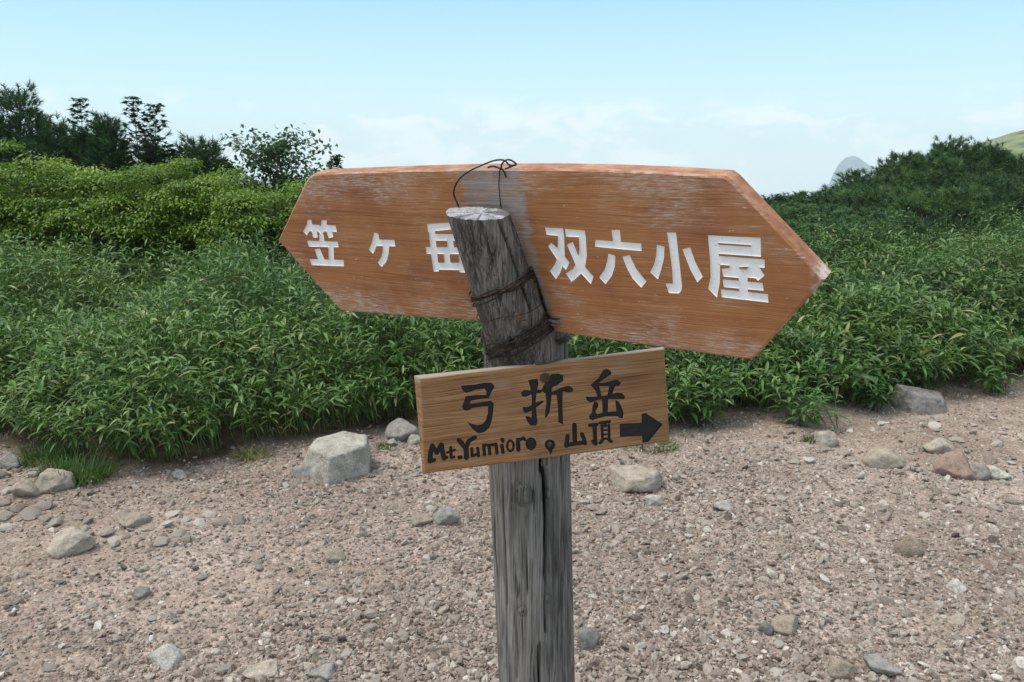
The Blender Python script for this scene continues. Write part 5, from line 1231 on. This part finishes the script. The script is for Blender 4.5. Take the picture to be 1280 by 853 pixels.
# ------------------------------------------------------------------ shrubs and trees
BRIGHT = leaf_material('bright_shrub_leaf', [(0.0, (0.042, 0.10, 0.016)), (0.4, (0.112, 0.198, 0.025)), (0.75, (0.17, 0.27, 0.033)), (1.0, (0.24, 0.32, 0.05))], 0.5, 0.35)
DARK = leaf_material('birch_leaf', [(0.0, (0.022, 0.055, 0.022)), (0.5, (0.045, 0.10, 0.035)), (1.0, (0.085, 0.15, 0.05))], 0.5, 0.3)
NEEDLE = leaf_material('pine_needle', [(0.0, (0.020, 0.046, 0.020)), (0.4, (0.050, 0.106, 0.042)), (0.75, (0.092, 0.170, 0.060)), (1.0, (0.14, 0.215, 0.07))], 0.6, 0.12, 0.2)
BARK = bark_material('grey_brown_bark', (0.03, 0.024, 0.019), (0.10, 0.085, 0.07))
PBARK = bark_material('pine_bark', (0.035, 0.024, 0.018), (0.10, 0.07, 0.05))
ELL = ([0, 0.25, 0.55, 0.8, 1], [0.15, 0.85, 1.0, 0.6, 0.03])

def plant_root(name, x, y, label, cat, group=None, sink=0.03):
    return tag(empty(name, (x, y, float(gh(x, y))-sink)), label, cat, group)
def shrub(x, y, rx, ry, h, n, label, seed, low=0.18):
    """layered shrub: many thin leaf decks on spreading stems"""
    rng = np.random.default_rng(seed)
    r_ = plant_root('shrub', x, y, label, 'shrub')
    stems, fol = MB(), MB()
    forks = []
    for i in range(6):
        a = i*1.05 + rng.uniform(-0.3, 0.3)
        e = np.array([math.cos(a)*rx*0.45, math.sin(a)*ry*0.45, h*rng.uniform(0.45, 0.7)])
        stems.tube([[0.03*math.cos(a), 0.03*math.sin(a), 0], e*[0.35, 0.35, 0.5]+[0, 0, 0.03], e], [0.018, 0.013, 0.008], 6)
        forks.append(e)
    forks = np.array(forks)
    for i in range(n):
        a = rng.uniform(0, 2*np.pi); q = math.sqrt(rng.uniform(0.04, 1))
        u = (math.floor(rng.uniform(0, 1)**0.75*5)+rng.uniform(0.0, 0.85))/5
        dome = math.sqrt(max(0.05, 1-(q*0.92)**2))
        z = h*(low + (1-low)*u*dome*(1+0.9*fbm(x+math.cos(a)*q*2, y+math.sin(a)*q*2, seed*1.7, 3))*(1.13 if i % 9 == 0 else 1))
        c = np.array([math.cos(a)*q*rx, math.sin(a)*q*ry, z])
        k = ((forks-c)**2).sum(1).argmin(); s = forks[k]
        stems.tube([s, (s+c)/2+[0, 0, -0.03], c], [0.006, 0.005, 0.003], 4, cap=False)
        m = int(rng.uniform(200, 340)); pr = rng.uniform(0.13, 0.27)
        b = rng.uniform(0, 2*np.pi, m); w = np.sqrt(rng.uniform(0, 1, m))*pr
        P = c + np.stack([np.cos(b)*w, np.sin(b)*w*0.9, rng.normal(0.02, 0.026, m) - 0.34*w*w/pr], -1)
        d = b + rng.normal(0, 0.8, m); el = rng.normal(-0.05, 0.22, m)
        D = np.stack([np.cos(d)*np.cos(el), np.sin(d)*np.cos(el), np.sin(el)], -1)
        L = rng.uniform(0.024, 0.044, m)
        blades(fol, P, D, L, L*rng.uniform(0.42, 0.6, m), 0.35, np.clip(rng.normal(0.62+rng.normal(0, 0.16), 0.16, m), 0, 1), rows=4, prof=ELL, fold=0.15, roll=rng.normal(0, 0.28, m))
    o = stems.build('stems', BARK, smooth=True); o.parent = r_
    o = fol.build('foliage', BRIGHT, smooth=True); o.parent = r_
def spot(px, Y): return at(px, 300, Y)[0], Y
def topz(py, Y): return at(640, py, Y)[2]
def shrub_px(px, Y, top, rx, n, label, seed, low=0.18, ry=None):
    x, y = spot(px, Y)
    shrub(x, y, rx, ry or rx*0.8, (topz(top, Y)-float(gh(x, y)))*1.05, int(n*0.95), label, seed, low+0.12)
shrub_px(-70, 7.6, 203, 0.85, 80, 'bright green shrub cut off by the left frame edge', 41)
shrub_px(45, 7.9, 190, 0.75, 85, 'bright green shrub under the dark pine at far left', 42)
shrub_px(150, 7.7, 203, 0.7, 85, 'bright green layered shrub below the whorl-leaved sapling and dark conifers', 43)
shrub_px(245, 8.0, 194, 0.75, 85, 'bright green shrub below the two-stemmed sapling', 44)
shrub_px(330, 7.7, 216, 0.65, 75, 'bright green shrub just left of the wide board tip, below the open birch', 45)
shrub_px(405, 8.0, 226, 0.7, 60, 'bright green shrub partly hidden behind the left tip of the wide board', 48)
shrub_px(540, 8.4, 270, 0.8, 40, 'bright green shrub fully behind the wide board, left of the post', 49)
shrub_px(720, 8.8, 280, 0.8, 40, 'bright green shrub fully behind the wide board, right of the post', 50)

def needles(mb, C, A, rng, m=24, L=0.075, W=0.006, tone=0.45, spread=0.75):
    """needle brushes: C centres, A axes"""
    n = len(C)
    D = unit(np.repeat(unit(A), m, 0)*rng.uniform(0.25, 1.0, (n*m, 1)) + rng.normal(0, spread*0.6, (n*m, 3)))
    P = np.repeat(C, m, 0) + np.repeat(unit(A), m, 0)*rng.uniform(-0.45, 0.25, (n*m, 1))*L*1.3
    l = L*rng.uniform(0.65, 1.15, (n*m, 1))
    S_ = unit(np.cross(D, rng.normal(size=(n*m, 3))))
    V = np.stack([P - S_*W*0.5, P + S_*W*0.5, P + D*l], 1).reshape(-1, 3)
    F = np.arange(n*m*3).reshape(-1, 3)
    t = np.clip(np.repeat(np.broadcast_to(tone, (n,)), m) + rng.normal(0, 0.13, n*m), 0, 1)
    mb.add(V, F, np.repeat(t, 3))

def dwarf_pine_meshes(seed, R, h, n):
    """bushy creeping pine: arching limbs that end in upright candles"""
    rng = np.random.default_rng(seed)
    wood, crown = MB(), MB()
    C, A, TN = [], [], []
    for i in range(n):
        tn_ = 0.30 + 0.11*(seed % 4) + rng.normal(0, 0.22)
        a = rng.uniform(0, 2*np.pi); q = math.sqrt(rng.uniform(0, 1))
        lump = 1 + 1.5*fbm(math.cos(a)*q*2.2+seed, math.sin(a)*q*2.2, 2.2, 3)
        dome = (1-q**2.4)**0.5
        z = h*min(1.04, max(0.12, (0.25+0.75*dome)*lump))*rng.uniform(0.68, 1.06)
        tip = np.array([math.cos(a)*q*R, math.sin(a)*q*R, z])
        if i % 7 == 0:
            f = np.array([math.cos(a)*q*R*0.45, math.sin(a)*q*R*0.45, z*0.35])
            wood.tube([[0.03*math.cos(a), 0.03*math.sin(a), 0], f, tip*[0.93, 0.93, 0.9]], [0.03, 0.02, 0.006], 5)
        k = rng.integers(4, 7)
        for s in range(k):
            TN.append(tn_)
            o = np.array([rng.normal(0, 0.06), rng.normal(0, 0.06), -rng.uniform(0, 0.16)])
            C.append(tip+o*(s > 0)); A.append([math.cos(a)*0.5*q+rng.normal(0, 0.25)+o[0]*4, math.sin(a)*0.5*q+rng.normal(0, 0.25)+o[1]*4, 1.0])
    C, A = np.array(C), np.array(A)
    tone = np.clip(np.array(TN) + rng.normal(0, 0.08, len(C)), 0, 1)
    needles(crown, C, A, rng, m=26, L=0.09, W=0.009, tone=tone)
    return wood.mesh('dwarf_pine_limbs', PBARK, True), crown.mesh('dwarf_pine_crown', NEEDLE)
def dwarf_pine(x, y, s, rz, k, label, group=None):
    r_ = plant_root('dwarf_pine', x, y, label, 'pine', group, 0.05)
    r_.rotation_euler = (0, 0, rz); r_.scale = s
    for nm, me in zip(('limbs', 'crown'), PINES[k]):
        o = bpy.data.objects.new(nm, me); COL.objects.link(o); o.parent = r_
PINES = [dwarf_pine_meshes(61, 0.85, 0.95, 210), dwarf_pine_meshes(62, 0.95, 1.0, 230), dwarf_pine_meshes(63, 0.75, 1.05, 190), dwarf_pine_meshes(64, 1.0, 0.85, 240)]
rng = np.random.default_rng(77)
ridge = lambda px: np.interp(px, [930, 960, 1010, 1045, 1085, 1120, 1160, 1200, 1240, 1280, 1330, 1400], [246, 244, 236, 236, 230, 211, 202, 198, 194, 186, 178, 172])
for row, (Y_, add) in enumerate(((9.0, 52), (10.6, 26), (12.3, 4))):
    for px in np.arange(935+row*14, 1400, 62 - row*7):
        px_ = px + rng.uniform(-10, 10); Yj = Y_ + rng.uniform(-0.35, 0.35) + (0.9 if px > 1180 and row == 0 else 0)
        x = at(px_, 250, Yj)[0]
        H = topz(ridge(px_) + add + rng.uniform(-9, 5) - 1, Yj) - float(gh(x, Yj)) + 0.05
        if H < 0.3: H = 0.3
        k = int(rng.integers(4)); w = rng.uniform(0.85, 1.15)
        dwarf_pine(x, Yj, (w, w, H/1.02), rng.uniform(0, 6.28), k, 'dense dark green dwarf pine in the thicket on the right slope', 'dwarf pines on the right slope')
for px, k in ((20, 0), (95, 1), (165, 2), (235, 3), (310, 0), (375, 1)):
    x = at(px, 250, 9.9)[0]
    dwarf_pine(x, 9.9, (0.8, 0.7, (topz(222, 9.9)-float(gh(x, 9.9)))), px*0.1, k, 'dark green dwarf pine glimpsed through the bright shrubs on the left', 'dwarf pines behind the bright shrubs')
for px in (560, 700, 830, 900):
    x = at(px, 250, 11.5)[0]
    dwarf_pine(x, 11.5, (1.1, 1.1, (topz(262, 11.5)-float(gh(x, 11.5)))), rng.uniform(0, 6), int(rng.integers(4)), 'dark green dwarf pine hidden behind the wide board', 'dwarf pines behind the board')

def pine_tree(name, px, Y, top, lean, spread, nb, label, seed, bare=0.35, upright=False, group=None, tone=0.4, dense=3):
    """small open pine: trunk, whorls of limbs, brushes at the limb ends"""
    rng = np.random.default_rng(seed)
    x, y = spot(px, Y)
    r_ = plant_root(name, x, y, label, 'pine' if not upright else 'conifer', group)
    H = topz(top, Y) - float(gh(x, y)) + 0.03
    tr, cr = MB(), MB()
    T = [np.array([lean*H*f**1.4 + 0.03*math.sin(f*5+seed), 0.02*math.cos(f*4), H*f]) for f in np.linspace(0, 1, 9)]
    tr.tube(T, np.linspace(0.035, 0.006, 9), 7)
    C, A = [T[-1]], [[0, 0, 1.0]]
    for i in range(nb):
        f = bare + (1-bare)*(i+rng.uniform(0, 0.9))/nb
        f = min(f, 0.98)
        b = np.array([np.interp(f, np.linspace(0, 1, 9), [t[k] for t in T]) for k in range(3)])
        a = i*2.4 + rng.uniform(-0.4, 0.4)
        l = spread*(1.15-f*0.85)*rng.uniform(0.6, 1.15) if not upright else spread*(1.05-f)**0.7*rng.uniform(0.7, 1.1)
        d = np.array([math.cos(a), math.sin(a)*0.8, 0.35 if not upright else 0.25])
        e = b + d*l + [0, 0, 0.12*l]
        mid_ = (b+e)/2 + [0, 0, -0.08*l]
        tr.tube([b, mid_, e], [0.011, 0.008, 0.004], 5, cap=False)
        for q in np.linspace(0.5 if not upright else 0.2, 1.0, dense):
            p = (1-q)**2*b + 2*q*(1-q)*mid_ + q*q*e
            for _ in range((2 if upright else 3) if q < 0.99 else 8):
                o = rng.normal(0, 0.066, 3)
                C.append(p+o); A.append(d*0.6 + [o[0]*6, o[1]*6, 0.9])
    C, A = np.array(C), np.array(A)
    needles(cr, C, A, rng, m=30, L=0.075, W=0.0075, tone=np.clip(tone+rng.normal(0, 0.12, len(C)), 0, 1))
    o = tr.build('trunk', PBARK, smooth=True); o.parent = r_
    o = cr.build('crown', NEEDLE); o.parent = r_
pine_tree('pine_tree', 38, 9.0, 122, 0.06, 0.46, 26, 'tallest dark open pine with bare limbs at far left, above the bright shrubs', 1, bare=0.55)
pine_tree('pine_tree', -22, 9.4, 148, 0.02, 0.6, 44, 'dark pine half cut off by the left frame edge', 2, bare=0.35)
pine_tree('pine_tree', 14, 8.9, 162, -0.03, 0.42, 40, 'short bushy dark pine left of the tallest pine', 3, bare=0.3)
pine_tree('pine_tree', 66, 9.0, 168, 0.02, 0.42, 36, 'short dark pine just right of the tallest pine', 4, bare=0.3)
pine_tree('conifer_tree', 98, 9.3, 164, 0.0, 0.33, 40, 'small dark conifer left of the whorl-leaved sapling', 5, bare=0.2, upright=True)
pine_tree('conifer_tree', 126, 9.1, 174, 0.0, 0.45, 52, 'broad dark conifer under the whorl-leaved sapling', 6, bare=0.2, upright=True)
pine_tree('conifer_tree', 151, 9.0, 156, 0.0, 0.36, 60, 'dark pointed conifer right of the whorl-leaved sapling', 7, bare=0.2, upright=True)
pine_tree('conifer_tree', 199, 9.2, 184, 0.0, 0.34, 46, 'low dark conifer at the foot of the two-stemmed sapling', 8, bare=0.15, upright=True)
pine_tree('pine_tree', 257, 8.8, 190, 0.0, 0.44, 60, 'bushy dark pine alone between the two-stemmed sapling and the birch', 9, bare=0.25)
pine_tree('pine_tree', 1168, 12.4, 181, 0.03, 0.42, 24, 'tallest spiky dark pine sticking up on the right slope', 10, bare=0.3)
pine_tree('pine_tree', 1206, 12.8, 189, 0.0, 0.45, 34, 'dark rounded pine on the skyline just right of the spiky pine', 11, bare=0.3)
pine_tree('pine_tree', 1106, 12.0, 215, 0.0, 0.36, 28, 'short dark pine on the skyline just right of the distant mountain peak', 12, bare=0.3)
pine_tree('pine_tree', 1238, 12.2, 192, 0.0, 0.36, 26, 'dark pine on the skyline in front of the grassy hill', 13, bare=0.3)

def sapling(name, px, Y, tops, label, seed, whorl=9, leaf=0.068):
    """slim upright stems with tiers of raised leaves"""
    rng = np.random.default_rng(seed)
    x, y = spot(px[0], Y)
    r_ = plant_root(name, x, y, label, 'sapling')
    st, fo = MB(), MB()
    for (p, top) in zip(px, tops):
        H = topz(top, Y) - float(gh(x, y)) + 0.03
        ex = at(p, 300, Y)[0]-x
        f = np.linspace(0, 1, 8)
        T = np.stack([ex*f**0.8 + 0.015*np.sin(f*7+seed), 0.04*np.sin(f*3+p), H*f], -1)
        st.tube(T, np.linspace(0.014, 0.003, 8), 6)
        for q in np.linspace(0.42, 1.0, 17):
            b = np.array([np.interp(q, f, T[:, k]) for k in range(3)])
            for s in range(6):
                a = rng.uniform(0, 6.28); l = rng.uniform(0.06, 0.26)*(1.12-q)/0.55 + 0.015
                e = b + [math.cos(a)*l, math.sin(a)*l, l*0.55]
                st.tube([b, (b+e)/2-[0, 0, 0.01], e], [0.004, 0.003, 0.002], 4, cap=False)
                m = whorl
                an = np.linspace(0, 2*np.pi, m, endpoint=False)+rng.uniform(0, 1); el = rng.uniform(0.15, 1.15, m)
                D = np.stack([np.cos(an)*np.cos(el), np.sin(an)*np.cos(el), np.sin(el)], -1)
                blades(fo, np.repeat(e[None], m, 0), D, rng.uniform(0.7, 1.1, m)*leaf, leaf*0.46, 0.35, np.clip(rng.normal(0.35, 0.15, m), 0, 1), rows=4, prof=ELL)
    o = st.build('stem', BARK, smooth=True); o.parent = r_
    o = fo.build('foliage', DARK, smooth=True); o.parent = r_
sapling('sapling', [117], 9.0, [130], 'slim single-stemmed sapling with tiers of raised leaves between dark conifers', 1)
sapling('sapling', [184, 206], 8.9, [128, 137], 'slim two-stemmed sapling with raised leaves right of the dark pointed conifer', 2)
sapling('sapling', [222, 232], 8.6, [188, 194], 'short leafy sapling between the two-stemmed sapling and the bushy pine', 3)
sapling('sapling', [425], 9.5, [200], 'sapling tip just showing above the wide board at its left end', 4)
sapling('sapling', [290, 300], 8.6, [205, 214], 'short leafy sapling just left of the birch', 5)

def birch(px, Y, top, label, seed):
    rng = np.random.default_rng(seed)
    x, y = spot(px, Y)
    r_ = plant_root('birch_tree', x, y, label, 'tree')
    H = topz(top, Y) - float(gh(x, y))
    tr, fo = MB(), MB()
    T = np.array([[0.05*math.sin(f*4), 0.03*math.cos(f*3), H*0.86*f] for f in np.linspace(0, 1, 8)])
    tr.tube(T, np.linspace(0.03, 0.008, 8), 7)
    for i in range(46):
        f = rng.uniform(0.36, 1.0)
        b = np.array([np.interp(f, np.linspace(0, 1, 8), T[:, k]) for k in range(3)])
        a = i*2.4
        l = rng.uniform(0.2, 0.72)*(1.3-0.62*f)
        e = b + np.array([math.cos(a)*l, math.sin(a)*l*0.7, l*rng.uniform(0.1, 0.75)*1.0])
        if e[2] > H: e[2] = H
        tr.tube([b, (b+e)/2+[0, 0, -0.03], e], [0.009, 0.006, 0.003], 5, cap=False)
        m = int(rng.uniform(40, 78))
        q = rng.uniform(0.35, 1.05, m)[:, None]
        P = b+(e-b)*q + rng.normal(0, 0.055, (m, 3))
        d = rng.uniform(0, 6.28, m); el = rng.normal(-0.2, 0.45, m)
        D = np.stack([np.cos(d)*np.cos(el), np.sin(d)*np.cos(el), np.sin(el)], -1)
        L = rng.uniform(0.035, 0.06, m)
        blades(fo, P, D, L, L*0.66, 0.2, np.clip(rng.normal(0.62, 0.18, m), 0, 1), rows=4, prof=ELL, fold=0.12, roll=rng.normal(0, 0.6, m))
    o = tr.build('trunk', BARK, smooth=True); o.parent = r_
    o = fo.build('crown', DARK, smooth=True); o.parent = r_
birch(358, 8.9, 150, 'open small-leaved birch against the sky left of the wide board', 3)
